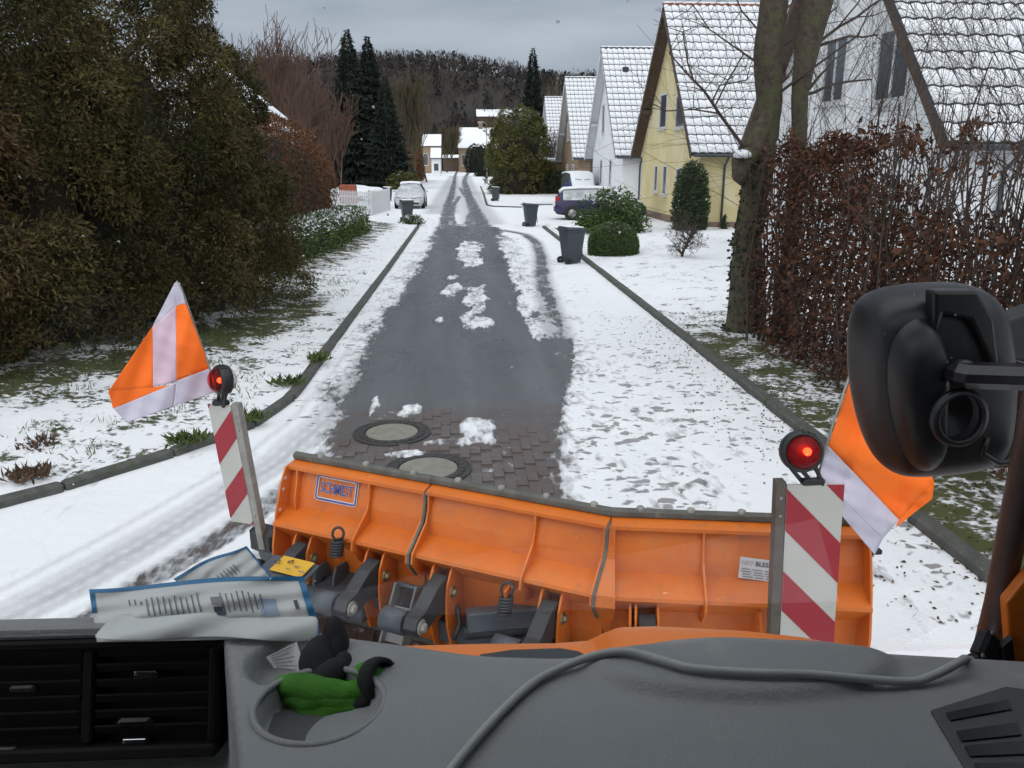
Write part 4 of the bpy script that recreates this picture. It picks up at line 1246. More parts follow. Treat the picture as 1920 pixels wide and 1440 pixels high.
# ---- thicket of thin bare stems between tree and hedge
for k, (sx, sy, n, lab) in enumerate([(5.5, 11.6, 13, 'thin bare shrub arching up in front of the white wall, nearest the trunk'), (6.0, 9.6, 13, 'thin bare shrub arching up behind the middle of the beech hedge'), (6.2, 7.6, 12, 'thin bare shrub rising above the mirror against the snowy roof')]):
    rng = np.random.default_rng(200 + k)
    t = thing('bare_shrub', lab, 'shrub', (sx, sy, 0), 0, 'bare shrubs behind the beech hedge')
    m = MB()
    for j in range(n):
        p = Vector((sx + rng.normal() * .35, sy + rng.normal() * .5, 0))
        a = rng.random() * 2 * math.pi; lean = rng.uniform(.08, .45)
        d = Vector((abs(math.cos(a)) * lean, math.sin(a) * lean * .6, 1)).normalized()
        grow(m, p, d, rng.uniform(2.6, 4.2), rng.uniform(.009, .018), 2, rng, 5, .48, .02, (2, 4), .0022, .12)
    m.build('stems', M['twig'], t)

column_tree('dark_shrub', 'dark evergreen shrub in front of the distant broad white roof', 'bush', Py(893, 320, 225).x, 225, 7.5, 3.0, 'spruce', 1600, 186, 0, 'column', .6, .25)
column_tree('dark_shrub', 'dark conifer left of the distant broad white roof', 'bush', Py(845, 320, 270).x, 270, 12.5, 3.0, 'spruce', 1800, 187, 0, 'cone', .7, .3)
bare_tree('bare_tree', 'far leafless tree left of the distant broad white roof', Py(838, 310, 235).x, 235, 13, 'larchbark', 188, 4, .2, .5, .35, (5, 7), .05, 2)
bare_tree('bare_tree', 'far leafless tree in front of the long low distant building', Py(935, 310, 260).x, 260, 16, 'twig', 189, 4, .2, .5, .35, (5, 7), .05, 2)
# ---- hill and far wood
a, b = np.meshgrid(np.linspace(-900, 900, 90), np.linspace(420, 1500, 40))
sk = np.interp(a, [-900, -330, -170, -100, -60, 0, 22, 45, 62, 90, 300, 900], [46, 54, 60, 66, 69, 68, 65, 60, 57, 57, 55, 44])   # ridge height at 520 m
rise = sstep(420, 560, b)
hz2 = (sk - 9) * rise + .02 * (b - 420) + 8 * (fbm(a / 90, b / 90, 12) - .5) * rise
hill = np_mesh('hill', np.stack([a.ravel(), b.ravel(), hz2.ravel()], 1), grid_faces(*a.shape), pm('leaf_litter_slope', (.05, .042, .037), (.036, .031, .028), .02, .95), smooth=True)
tag(hill, kind='structure')
rng = np.random.default_rng(77)
nt = 5200
tx = rng.uniform(-330, 330, nt); ty = 424 + rng.random(nt) ** 1.25 * 190
tz = (np.interp(tx, [-900, -330, -170, -100, -60, 0, 22, 45, 62, 90, 300, 900], [46, 54, 60, 66, 69, 68, 65, 60, 57, 57, 55, 44]) - 9) * sstep(420, 560, ty) + .02 * (ty - 420)
th_ = rng.uniform(9, 13, nt)
th_ = np.where((tx > -14) & (tx < 42) & (ty > 455) & (ty < 482), th_ * .3, th_)
conif = rng.random(nt) < (.16 + .5 * (np.abs(tx - 8) < 26) * (ty < 470))
K = 30
base = np.repeat(np.stack([tx, ty, tz], 1), K, 0); hh = np.repeat(th_, K); cf = np.repeat(conif, K)
uu = rng.random(nt * K); ang = rng.random(nt * K) * 2 * np.pi
rad = np.where(cf, 2.4 * (1 - uu), 3.2 * np.sqrt(np.clip(1 - (uu * 1.6 - .75) ** 2, 0, 1))) * np.sqrt(rng.random(nt * K))
P = base + np.stack([np.cos(ang) * rad, np.sin(ang) * rad, uu * hh * np.where(cf, .95, .8)], 1)
D = nrm(np.stack([np.cos(ang) * .35, np.sin(ang) * .35, np.where(cf, -.5, 1.0)], 1) + rng.normal(size=P.shape) * .2)
Ld = np.where(cf, 2.4, rng.uniform(1.6, 3.4, nt * K)); Wd = np.where(cf, 1.5, .45)
wd = foliage('woodland', P[~cf], D[~cf], Ld[~cf], Wd[~cf], M['wood'], None, rng); tag(wd, 'grey brown leafless wood covering the distant hill', 'woodland', kind='stuff')
wd = foliage('conifer_woodland', P[cf], D[cf], Ld[cf], Wd[cf], M['wood_con'], None, rng); tag(wd, 'darker conifers scattered through the distant hillside wood', 'woodland', kind='stuff')
# nearer belt of leafless wood below the hill
nt = 900; K = 34
tx = rng.uniform(-150, 130, nt); ty = rng.uniform(345, 420, nt); th_ = rng.uniform(7, 13, nt)
base = np.repeat(np.stack([tx, ty, 0 * tx], 1), K, 0); hh = np.repeat(th_, K)
uu = rng.random(nt * K); ang = rng.random(nt * K) * 2 * np.pi; rad = 2.8 * np.sqrt(np.clip(1 - (uu * 1.6 - .75) ** 2, 0, 1)) * np.sqrt(rng.random(nt * K))
P = base + np.stack([np.cos(ang) * rad, np.sin(ang) * rad, uu * hh * .8], 1)
D = nrm(np.stack([np.cos(ang) * .35, np.sin(ang) * .35, 1.0 + 0 * ang], 1) + rng.normal(size=P.shape) * .2)
wd = foliage('tree_belt', P, D, rng.uniform(1.8, 4, len(P)), .4, M['wood'], None, rng); tag(wd, 'leafless trees in front of the hill behind the far houses', 'woodland', kind='stuff')

# ---- grass tufts, weeds and fallen leaves
rng = np.random.default_rng(31)
n = 17000
yy = rng.uniform(6, 20, n); off = .3 + rng.random(n) ** .8 * 3.4
xx = np.interp(yy, [q[0] for q in KL], [q[1] for q in KL]) - .16 - off
hx = np.interp(yy, [6, 8.7, 9.8, 11.7, 14.2, 18.8, 22], [-8, -5.2, -4.5, -3.8, -3.2, -4.1, -3.9])
dens = fbm(xx * 2.2, yy * 2.2, 44, 3)
keep = (dens > .55) | (np.abs(xx - hx) < .45 * rng.random(n)) | (rng.random(n) < .03)
xx, yy, off = xx[keep], yy[keep], off[keep]
zz = .075 + .05 * sstep(0, 1.2, off) + .22 * sstep(.8, 3.2, off) - .02
P = np.stack([xx, yy, zz], 1)
D = nrm(np.stack([rng.normal(size=len(xx)) * .7, rng.normal(size=len(xx)) * .7, .35 + rng.random(len(xx))], 1))
g_ = foliage('grass', P, D, rng.uniform(.05, .13, len(xx)), .011, M['grass'], None, rng); tag(g_, 'short green grass poking through the snow on the left verge', 'grass', kind='stuff')
for k, (px, py, lab) in enumerate([(470, 778, 'light green weed just behind the left kerb, right of the striped marker'), (352, 818, 'small green weed behind the left kerb, left of the striped marker'), (540, 712, 'green weed growing on the verge left of the kerb bend'),
                                    (596, 668, 'green weed beside the left kerb farther up the street'), (70, 830, 'brown dried weed at the far left of the snowy verge'), (55, 885, 'withered grey brown weed clump near the left kerb')]):
    c = Pz(px, py, .15); nn = 130
    q = rng.normal(size=(nn, 3)) * np.array([[.08, .08, .0]]) + np.array([[c.x, c.y, .10]])
    d = nrm(np.stack([rng.normal(size=nn), rng.normal(size=nn), .6 + rng.random(nn)], 1))
    t = thing('weed', lab, 'weed', (c.x, c.y, .1), 0, 'weeds on the left verge')
    foliage('leaves', q, d, rng.uniform(.06, .16, nn), .03, M['grass'] if k < 4 else M['litter'], t, rng)
n = 3400
yy = 4 + rng.random(n) ** 1.3 * 10; xx = np.concatenate([KRX + .15 + rng.random(n * 4 // 5) ** 1.0 * 2.0, KRX - rng.random(n - n * 4 // 5) ** 2 * .9])
zz = np.where(xx > KRX + .12, .10 + .06 * sstep(0, 3, xx - KRX - .15), .03)
P = np.stack([xx, yy, zz], 1)
lf = foliage('fallen_leaves', P, nrm(rng.normal(size=P.shape) * np.array([[1, 1, .25]])), rng.uniform(.02, .05, n), .020, M['litter'], None, rng); tag(lf, 'brown fallen beech leaves scattered on the snow by the right kerb', 'leaves', kind='stuff')

# ================================================================== CARS, BINS, FENCE, LAMP
def car(name, label, cat, loc, rz, paint, stations, glass, ws, wheels, wr=.31, snow=(), front='car', lenscol=None, group=None):
    """stations: (x, half width, z bottom, z belt, z roof, half width of roof); glass: pairs with side windows; ws: pairs with front/rear screens"""
    t = thing(name, label, cat, loc, rz, group)
    rings = []
    for (x, hw, zb, zbelt, zr, hr) in stations:
        half = [(0, zb), (hw * .86, zb), (hw * .99, zb + .16), (hw, (zb + zbelt) / 2), (hw * .975, zbelt), (hr, zr - .05), (hr * .82, zr), (0, zr + .025)]
        full = [(y, z) for y, z in half] + [(-y, z) for y, z in half[-2:0:-1]]
        rings.append([(x, y, z) for y, z in full])
    n = len(rings[0])
    parts = {'body': MB(), 'side_window': MB(), 'windscreen': MB(), 'snow_cover': MB()}
    for i in range(len(rings) - 1):
        for j in range(n):
            j2 = (j + 1) % n
            q = [rings[i][j], rings[i][j2], rings[i + 1][j2], rings[i + 1][j]]
            seg = j if j < 7 else n - 1 - j
            cat_ = 'body'
            if i in glass and seg == 4: cat_ = 'side_window'
            if i in ws and seg in (5, 6): cat_ = 'windscreen'
            parts[cat_].raw(q, [(0, 1, 2, 3)], 0, True)
            if i in snow and seg in (5, 6):
                parts['snow_cover'].raw([(a, b, c + .03) for a, b, c in q], [(0, 1, 2, 3)], 0, True)
    for r, rev in ((rings[0], False), (rings[-1], True)):
        parts['body'].raw(r, [tuple(range(n)) if not rev else tuple(range(n - 1, -1, -1))])
    def weld(o):
        import bmesh
        b = bmesh.new(); b.from_mesh(o.data); bmesh.ops.remove_doubles(b, verts=b.verts, dist=.0005); bmesh.ops.recalc_face_normals(b, faces=b.faces); b.to_mesh(o.data); b.free()
    for k, mm in parts.items():
        if mm.v:
            o = mm.build(k, {'body': M[paint], 'side_window': M['glass_dk'], 'windscreen': M['glass_frost'] if k == 'windscreen' else M['glass_dk'], 'snow_cover': M['snow']}[k], t, False)
            weld(o)
            if k == 'snow_cover':
                md = o.modifiers.new('solid', 'SOLIDIFY'); md.thickness = .05; md.offset = 1
    hw = stations[len(stations) // 2][1]
    for x in wheels:
        for s in (-1, 1):
            m = MB(); m.lathe([(wr * .62, -.10), (wr * .93, -.105), (wr, -.08), (wr, .08), (wr * .93, .105), (wr * .62, .10)], (x, s * (hw - .09), wr), (0, 1, 0), 22)
            w = m.build('wheel', M['tyre'], t, False)
            m = MB(); m.lathe([(wr * .63, 0), (wr * .60, .03), (.05, .05), (.001, .05)], (x, s * (hw - .03), wr), (0, s, 0), 18)
            for a in range(5):
                an = a * 2 * math.pi / 5; m.box((x + math.cos(an) * wr * .33, s * (hw + .022), wr + math.sin(an) * wr * .33), (wr * .5, .02, .05), R=Matrix.Rotation(-an, 3, 'Y'))
            rm = m.build('rim', M['alloy'], t, False); rm.parent = w; rm.matrix_parent_inverse = Matrix()
            m = MB(); m.lathe([(wr * 1.17, -.02), (wr * 1.17, .012), (wr * 1.02, .012)], (x, s * (hw - .012), wr + .01), (0, s, 0), 22); m.build('wheel_arch', M['black'], t, False)
    return t
M['glass_frost'] = pm('frosted_windscreen', (.30, .34, .36), (.45, .48, .50), 2.5, .3, dirt=(.72, .74, .77), dscale=2.2, dlo=.5, dhi=.66)
hatch = [(-2.02, .80, .34, .80, .82, .70), (-1.98, .86, .24, .88, .93, .72), (-1.72, .88, .2, .92, 1.36, .60), (-1.3, .89, .2, .93, 1.45, .62), (-.2, .895, .2, .93, 1.48, .63), (.45, .895, .2, .94, 1.40, .60), (1.08, .89, .2, .95, .97, .74), (1.5, .87, .2, .86, .89, .70), (1.9, .82, .22, .72, .75, .62), (2.08, .70, .32, .58, .60, .5)]
c1 = car('parked_car', 'white hatchback with frosted windscreen parked facing the camera', 'car', (-3.15, 51.0, .02), -math.pi / 2, 'carsilver', hatch, (2, 3, 4), (5,), (-1.3, 1.28), .32, snow=(3, 4))
for s in (-1, 1):
    m = MB(); m.bbox((1.86, s * .64, .68), (.34, .30, .13), .04, R=Matrix.Rotation(s * -.35, 3, 'Z')); m.build('headlight', M['chrome'], c1, False)
    m = MB(); m.bbox((.62, s * .98, 1.0), (.12, .18, .13), .03); m.build('mirror', M['carsilver'], c1, False)
m = MB(); m.bbox((2.02, 0, .62), (.10, .92, .07), .02); m.build('grille', M['black'], c1, False)
m = MB(); m.bbox((2.03, 0, .34), (.14, 1.2, .12), .03); m.build('bumper_intake', M['black'], c1, False)
m = MB(); m.lathe([(.001, .012), (.07, .01), (.07, -.01)], (2.07, 0, .63), (1, 0, 0), 16); m.build('badge', M['chrome'], c1, False)
m = MB(); m.bbox((2.105, 0, .46), (.012, .5, .11), .003); m.build('number_plate', M['paper'], c1, False)
estate = [(-2.2, .78, .40, .82, .84, .70), (-2.16, .85, .30, .90, .96, .70), (-2.0, .87, .26, .94, 1.30, .64), (-1.82, .875, .24, .95, 1.44, .64), (-1.1, .885, .22, .95, 1.49, .65), (-.2, .89, .22, .94, 1.50, .65), (.55, .89, .22, .94, 1.44, .62), (1.12, .885, .22, .96, .99, .74), (1.6, .87, .22, .90, .92, .70), (2.0, .82, .24, .76, .79, .62), (2.18, .68, .36, .62, .64, .5)]
c2 = car('parked_car', 'dark blue estate car with snow on roof and windows behind the green bushes', 'car', (6.75, 39.6, .02), math.radians(-6), 'carblue', estate, (3, 4, 5), (6, 2), (-1.38, 1.32), .33, snow=(2, 3, 4, 5, 6, 7, 8))
for s in (-1, 1):
    m = MB(); m.bbox((-2.09, s * .76, .92), (.2, .14, .34), .03); m.build('tail_light', M['redlens'], c2, False)
    m = MB(); m.bbox((.72, s * .98, 1.0), (.12, .18, .13), .03); m.build('mirror', M['carblue'], c2, False)
m = MB(); m.bbox((-2.2, 0, .50), (.14, 1.6, .20), .05); m.build('rear_bumper', M['steel'], c2, False)
m = MB(); m.bbox((-.2, -.905, .50), (2.0, .02, .08), .008); m.build('side_strip', M['steel_dk'], c2, False)
for o in c2.children:
    if o.name.startswith('side_window'): o.data.materials[0] = M['glass_frost']
van = [(-2.4, .86, .35, 1.05, 1.9, .78), (-2.3, .9, .25, 1.08, 2.0, .80), (-.5, .92, .25, 1.08, 2.05, .80), (.75, .92, .25, 1.08, 1.98, .78), (1.45, .91, .25, 1.12, 1.2, .76), (2.0, .86, .25, .95, 1.02, .68), (2.2, .74, .35, .72, .76, .5)]
c3 = car('parked_van', 'blue van with windscreen and roof under snow beside the white house', 'van', (7.95, 55.2, .02), -math.pi / 2 + .05, 'vanblue', van, (1, 2), (3,), (-1.4, 1.5), .34, snow=(0, 1, 2, 3, 4))
for s in (-1, 1):
    m = MB(); m.bbox((1.0, s * 1.08, 1.22), (.14, .22, .26), .03); m.build('mirror', M['vanblue'], c3, False)
    m = MB(); m.bbox((2.02, s * .62, .82), (.22, .28, .18), .04); m.build('headlight', M['chrome'], c3, False)
    m = MB(); m.bbox((1.22, s * .3, 1.62), (.02, .42, .03), .006, R=Matrix.Rotation(s * .1, 3, 'X')); m.build('wiper', M['black'], c3, False)

# --- wheelie bins
b0 = thing('wheelie_bin', 'nearest dark wheelie bin, standing on the right kerb beside the round bush', 'bin', (0, 0, 0), 0, 'wheelie bins put out along the street')
m = MB()
def bin_ring(z, hx, y0, y1): return [(-hx, y0, z), (hx, y0, z), (hx, y1, z), (-hx, y1, z)]
R0, R1, R2 = bin_ring(.05, .20, -.20, .17), bin_ring(.90, .275, -.29, .26), bin_ring(.93, .30, -.32, .28)
m.raw(R0 + R1, [(3, 2, 1, 0), (0, 1, 5, 4), (1, 2, 6, 5), (2, 3, 7, 6), (3, 0, 4, 7)])
m.bbox((0, -.02, .905), (.61, .61, .05), .012)
for x in (-.12, .12): m.box((x, -.262, .5), (.05, .02, .62), R=Matrix.Rotation(math.radians(-5.5), 3, 'X'))
m.build('body', M['bin'], b0, False, bevel=.008)
m = MB(); m.raw([(-.31, -.34, .935), (.31, -.34, .935), (.31, .29, .945), (-.31, .29, .945), (-.27, -.30, .985), (.27, -.30, .985), (.28, .27, 1.02), (-.28, .27, 1.02)],
                [(3, 2, 1, 0), (4, 5, 6, 7), (0, 1, 5, 4), (1, 2, 6, 5), (2, 3, 7, 6), (3, 0, 4, 7)]); l_ = m.build('lid', M['bin'], b0, False, bevel=.01)
m = MB(); m.bbox((0, -.01, 1.015), (.50, .50, .035), .015, R=Matrix.Rotation(math.radians(3), 3, 'X')); o = m.build('lid_snow', M['snow'], b0, False)
m = MB(); m.tube([(-.26, .27, .93), (-.26, .36, .96), (.26, .36, .96), (.26, .27, .93)], .016, 8); m.build('handle', M['bin'], b0, False)
for s in (-1, 1):
    m = MB(); m.lathe([(.03, -.03), (.09, -.03), (.10, -.02), (.10, .02), (.09, .03), (.03, .03)], (s * .25, .20, .10), (1, 0, 0), 18, close=True); m.build('wheel', M['tyre'], b0, False)
m = MB(); m.tube([(-.25, .20, .10), (.25, .20, .10)], .014, 8); m.build('axle', M['steel_dk'], b0, False)
bins = [((2.98, 22.0, 0), 1.9, None), ((2.95, 35.2, 0), 1.75, 'second nearest dark wheelie bin, where the right kerb ends'), ((2.42, 59.2, 0), 1.7, 'far dark wheelie bin in front of the broad olive conifer'),
        ((-2.62, 38.9, 0), .25, 'dark wheelie bin in front of the white parked car'), ((-5.35, 59.5, 0), .4, 'dark wheelie bin left of the white parked car by the gate')]
for i, (loc, rz, lab) in enumerate(bins):
    o = b0 if i == 0 else copy_tree(b0)
    o.location = loc; o.rotation_euler = (0, 0, rz)
    if lab: o['label'] = lab

# --- white picket fence
f0 = Vector((-7.4, 46.2, 0)); f1 = Vector((-4.75, 42.9, 0)); f2 = Vector((-4.2, 47.5, 0))
fn = thing('picket_fence', 'white wooden picket fence beside the end of the green hedge', 'fence', f1)
m = MB(); m.bbox((0, 0, .62), (.095, .022, 1.15), .006); m.prism([(-.047, -.011, 1.19), (.047, -.011, 1.19), (0, -.011, 1.27)], (0, .022, 0)); pk = m.build('picket', M['wood_wh'], fn, True)
first = True
for a, b in ((f0, f1), (f1, f2)):
    d = (b - a); L = d.length; an = math.atan2(d.y, d.x)
    for i in range(int(L / .17)):
        p = a + d * ((i + .5) * .17 / L)
        o = pk if first else add('picket', pk.data, fn, True); first = False
        o.location = p; o.rotation_euler = (0, 0, an)
    for z in (.35, .95):
        m = MB(); nrm_ = Vector((-d.y, d.x, 0)).normalized() * .03
        c = (a + b) / 2 + nrm_; m.box((c.x, c.y, z), (L, .035, .08), R=Matrix.Rotation(an, 3, 'Z')); m.build('rail', M['wood_wh'], fn)
for p in (f0, f1, f2):
    m = MB(); m.bbox((p.x, p.y, .65), (.12, .12, 1.35), .01); m.build('post', M['wood_wh'], fn)
gt = thing('garden_gate', 'dark metal garden gate between picket fence and far bin', 'gate', (-5.3, 52.5, 0))
for i in range(9):
    m = MB(); m.tube([(-5.9 + i * .14, 52.5, .1), (-5.9 + i * .14, 52.5, 1.05)], .013, 6); m.build('bar', M['steel_dk'], gt)
for z in (.2, .95):
    m = MB(); m.tube([(-5.95, 52.5, z), (-4.7, 52.5, z)], .018, 6); m.build('rail', M['steel_dk'], gt)

# --- street lamp
lp = thing('street_lamp', 'slim grey street lamp left of the broad olive conifer', 'street lamp', (3.3, 107, 0))
m = MB(); m.tube([(3.3, 107, -.1), (3.3, 107, 1.2), (3.3, 107, 1.22), (3.3, 107, 7.4)], [.10, .10, .07, .05], 10); m.build('pole', M['galv'], lp)
m = MB(); m.tube([(3.3, 107, 7.38), (3.15, 107, 7.6), (2.9, 107, 7.7)], .035, 8); m.build('bracket', M['galv'], lp)
m = MB(); m.bbox((2.55, 107, 7.7), (.85, .32, .15), .06); h_ = m.build('lamp_head', M['galv'], lp)
m = MB(); m.bbox((2.5, 107, 7.61), (.6, .24, .05), .02); m.build('diffuser', M['frame_wh'], h_)
# dark wet slab on the driveway at the right
m = MB(); c = Pz(1000, 384); m.box((c.x + .4, c.y, .012), (1.8, 1.5, .03)); o = m.build('driveway_slab', M['asphalt']); tag(o, kind='structure')

# ================================================================== SNOW PLOUGH
ZT = 1.05
T0, T2, T3 = Pz(545, 862, ZT), Pz(1145, 972, ZT), Pz(1628, 990, ZT)
_d = (T2 - T0).normalized()
T1 = T0 + _d * (Pz(801, 912, ZT) - T0).dot(_d)
SEG = []
for a, b in ((T0, T1), (T1, T2), (T2, T3)):
    d = (b - a); L = d.length; d = d.normalized()
    SEG.append((a, d, Vector((d.y, -d.x, 0)), L))
def Q(sg, s, n, z):
    a, d, nv, L = SEG[sg]
    return Vector((a.x, a.y, 0)) + d * s + nv * n + Vector((0, 0, z))
def hit(sg, px, py, n):
    """where a sight line meets the plane n behind the blade: along, height"""
    a, d, nv, L = SEG[sg]
    r = ray(px, py); o = Vector((0, 0, EYE)) - Vector((a.x, a.y, 0)) - nv * n
    t = -o.dot(nv) / r.dot(nv)
    p = o + r * t
    return p.dot(d), p.z
pl = thing('snow_plough', 'orange snow plough blade with grey linkage in front of the truck', 'snow plough', (.4, 3.6, 0))
PROF = [(-.03, 1.045), (.015, .96), (.045, .87), (.06, .78), (.068, .62), (.06, .45), (.035, .28), (-.02, .12), (-.09, .03)]
for sg in range(3):
    a, d, nv, L = SEG[sg]
    g = .006
    m = MB(); vs = []
    for n_, z in PROF: vs += [Q(sg, g, n_, z), Q(sg, L - g, n_, z)]
    for n_, z in PROF: vs += [Q(sg, g, n_ - .014, z), Q(sg, L - g, n_ - .014, z)]
    k = len(PROF); fs = []
    for i in range(k - 1):
        fs += [(2 * i + 1, 2 * i, 2 * i + 2, 2 * i + 3), (2 * k + 2 * i, 2 * k + 2 * i + 1, 2 * k + 2 * i + 3, 2 * k + 2 * i + 2), (2 * i, 2 * k + 2 * i, 2 * k + 2 * i + 2, 2 * i + 2), (2 * i + 1, 2 * i + 3, 2 * k + 2 * i + 3, 2 * k + 2 * i + 1)]
    fs += [(0, 1, 2 * k + 1, 2 * k)]
    m.raw(vs, fs, 0, False); m.build('mouldboard', M['orange'], pl)
    # top flange
    m = MB(); m.prism([Q(sg, g, -.03, 1.046), Q(sg, g, .045, 1.030), Q(sg, g, .045, 1.012), Q(sg, g, -.005, 1.02)], d * (L - 2 * g)); m.build('top_flange', M['orange'], pl)
    # rubber strip bolted along the top
    m = MB(); m.prism([Q(sg, 0, -.070, 1.040), Q(sg, 0, -.070, 1.078), Q(sg, 0, -.045, 1.088), Q(sg, 0, -.020, 1.078), Q(sg, 0, -.020, 1.05)], d * L); rb = m.build('rubber_strip', M['rubber'], pl, bevel=.004)
    for i in range(3 + sg):
        s = L * (i + .6) / (3 + sg); m = MB(); m.lathe([(.020, -.01), (.020, .008), (.012, .014), (.001, .014)], Q(sg, s, -.045, 1.086), (0, 0, 1), 8); m.build('strip_bolt', M['galv'], rb)
    # box beam with sloping top
    m = MB(); m.prism([Q(sg, g + .004, .04, .80), Q(sg, g + .004, .20, .745), Q(sg, g + .004, .205, .728), Q(sg, g + .004, .052, .585)], d * (L - 2 * g - .008)); m.build('stiffening_beam', M['orange'], pl)
def plate(sg, s, poly, th=.012, name='rib', mat='orange'):
    m = MB(); m.prism([Q(sg, s, n_, z) for n_, z in poly], SEG[sg][1] * th); return m.build(name, M[mat], pl, bevel=.002)
UP = [(-.02, 1.03), (.04, 1.02), (.05, .93), (.075, .87), (.14, .82), (.225, .755), (.235, .70), (.16, .60), (.05, .56)]
END = [(-.03, 1.04), (.06, 1.03), (.11, .95), (.17, .80), (.22, .60), (.22, .35), (.10, .12), (-.05, .06)]
LUG = [(.05, .70), (.12, .72), (.19, .69), (.235, .62), (.25, .52), (.245, .40), (.20, .24), (.05, .16)]
plate(0, .004, END, .012, 'end_plate'); plate(2, SEG[2][3] - .018, END, .012, 'end_plate')
plate(0, .075, [(-.02, 1.03), (.05, 1.02), (.06, .95), (.09, .86), (.09, .70), (.05, .68)])
for sg, px, py in ((0, 692, 902), (1, 1003, 962), (2, 1318, 993)):
    plate(sg, hit(sg, px, py, .03)[0], UP)
for sg in (0, 1): plate(sg, SEG[sg][3] - .022, UP)
for sg in (1, 2): plate(sg, .012, UP)
# seam gaskets between the blade segments
for sg in (0, 1):
    m = MB(); m.prism([Q(sg, SEG[sg][3] - .008, n_ + .006, z) for n_, z in [(-.05, 1.04)] + UP[1:] + [(-.02, .1)]], SEG[sg][1] * .014); m.build('seam_rubber', M['rubber'], pl)
# wedge that closes the bend between the middle and the right segment
m = MB(); ring_ = [(-.03, 1.04)] + UP[1:-1] + [(.06, .45), (.03, .25)]
vs_ = []
for n__, z__ in ring_: vs_ += [Q(1, SEG[1][3] + .006, n__ - .004, z__), Q(2, .013, n__ - .004, z__)]
m.raw(vs_, [(2 * i, 2 * i + 1, 2 * i + 3, 2 * i + 2) for i in range(len(ring_) - 1)]); m.build('bend_cover', M['orange'], pl)
# holes punched in the left end plate read as pale dots
for (z, n_) in ((.97, .075), (.91, .10), (.80, .14), (.70, .165)):
    m = MB(); m.lathe([(.011, 0), (.001, 0)], Q(0, .0165, n_, z), SEG[0][1], 10); m.build('end_plate_hole', M['paper'], pl)
# lugs, bolts, link arms and pivots
def bolt(c, ax, r=.022, mat='brass'):
    m = MB(); m.lathe([(r * 1.25, 0), (r * 1.25, .006), (r * .95, .007), (r * .92, .022), (r * .6, .026), (.001, .026)], c, ax, 6, smooth=False); m.lathe([(r * 1.5, -.001), (r * 1.5, .004), (r * 1.2, .005)], c, ax, 14, 0)
    return m.build('bolt', M[mat], pl)
arms = [(0, 583, 998), (0, 720, 1035), (1, 847, 1070), (1, 1055, 1124), (2, 1236, 1150)]
PIV = []
for sg, px, py in arms:
    s, z = hit(sg, px, py, .19)
    s = min(max(s, .12), SEG[sg][3] - .03)
    d, nv = SEG[sg][1], SEG[sg][2]
    plate(sg, s - .012, LUG, .012, 'lug'); plate(sg, s - .115, LUG, .012, 'lug')
    bolt(Q(sg, s + .001, .185, .57), d)
    # arm: dark box bar rising from the pivot to the lug
    m = MB()
    top = [(.13, .60), (.20, .665), (.30, .645), (.42, .585), (.50, .575), (.53, .53), (.50, .48), (.42, .47), (.30, .49), (.20, .48)]
    m.prism([Q(sg, s - .098, n_, zz) for n_, zz in top], d * .08); m.build('link_arm', M['steel_dk'], pl, bevel=.008)
    pv = Q(sg, s - .06, .475, .525); PIV.append((sg, s))
    m = MB(); m.cyl(pv - d * .17, pv - d * .042, .062, 18); m.build('pivot_sleeve', M['steel'], pl)
    bolt(Q(sg, s - .017, .475, .525), d, .026, 'galv')
# extra small lug pairs at the right segment
for px, py in ((1180, 1120), (1421, 1176)):
    s = hit(2, px, py, .19)[0]; plate(2, s, LUG, .012, 'lug')
# return springs
def spring(c, up, r=.031, turns=6, h=.09, wire=.0075):
    m = MB(); up = Vector(up).normalized(); a = up.cross(Vector((1, 0, 0))).normalized(); b = up.cross(a); pts = []
    for i in range(turns * 12 + 1):
        t = i / 12 * 2 * math.pi; pts.append(Vector(c) + (a * math.cos(t) + b * math.sin(t)) * r + up * h * i / (turns * 12))
    m.tube(pts, wire, 6)
    e = pts[-1]; cc = Vector(c) + up * (h + .035)
    m.tube([e] + [cc + (b * math.sin(t) * .03 + up * math.cos(t) * .035) for t in np.linspace(math.pi * 1.1, -math.pi * .8, 12)], wire, 6)
    return m.build('spring', M['steel_dk'], pl)
for sg, px, py in ((0, 630, 1044), (1, 946, 1152)):
    s, z = hit(sg, px, py, .27); p = Q(sg, s, .27, z); spring(p, Vector((0, 0, 1)) - SEG[sg][2] * .25)
    m = MB(); m.prism([Q(sg, s - .006, .2, .70), Q(sg, s - .006, .27, .69), Q(sg, s - .006, .26, .64), Q(sg, s - .006, .2, .6)], SEG[sg][1] * .012); m.build('spring_eye', M['orange'], pl)
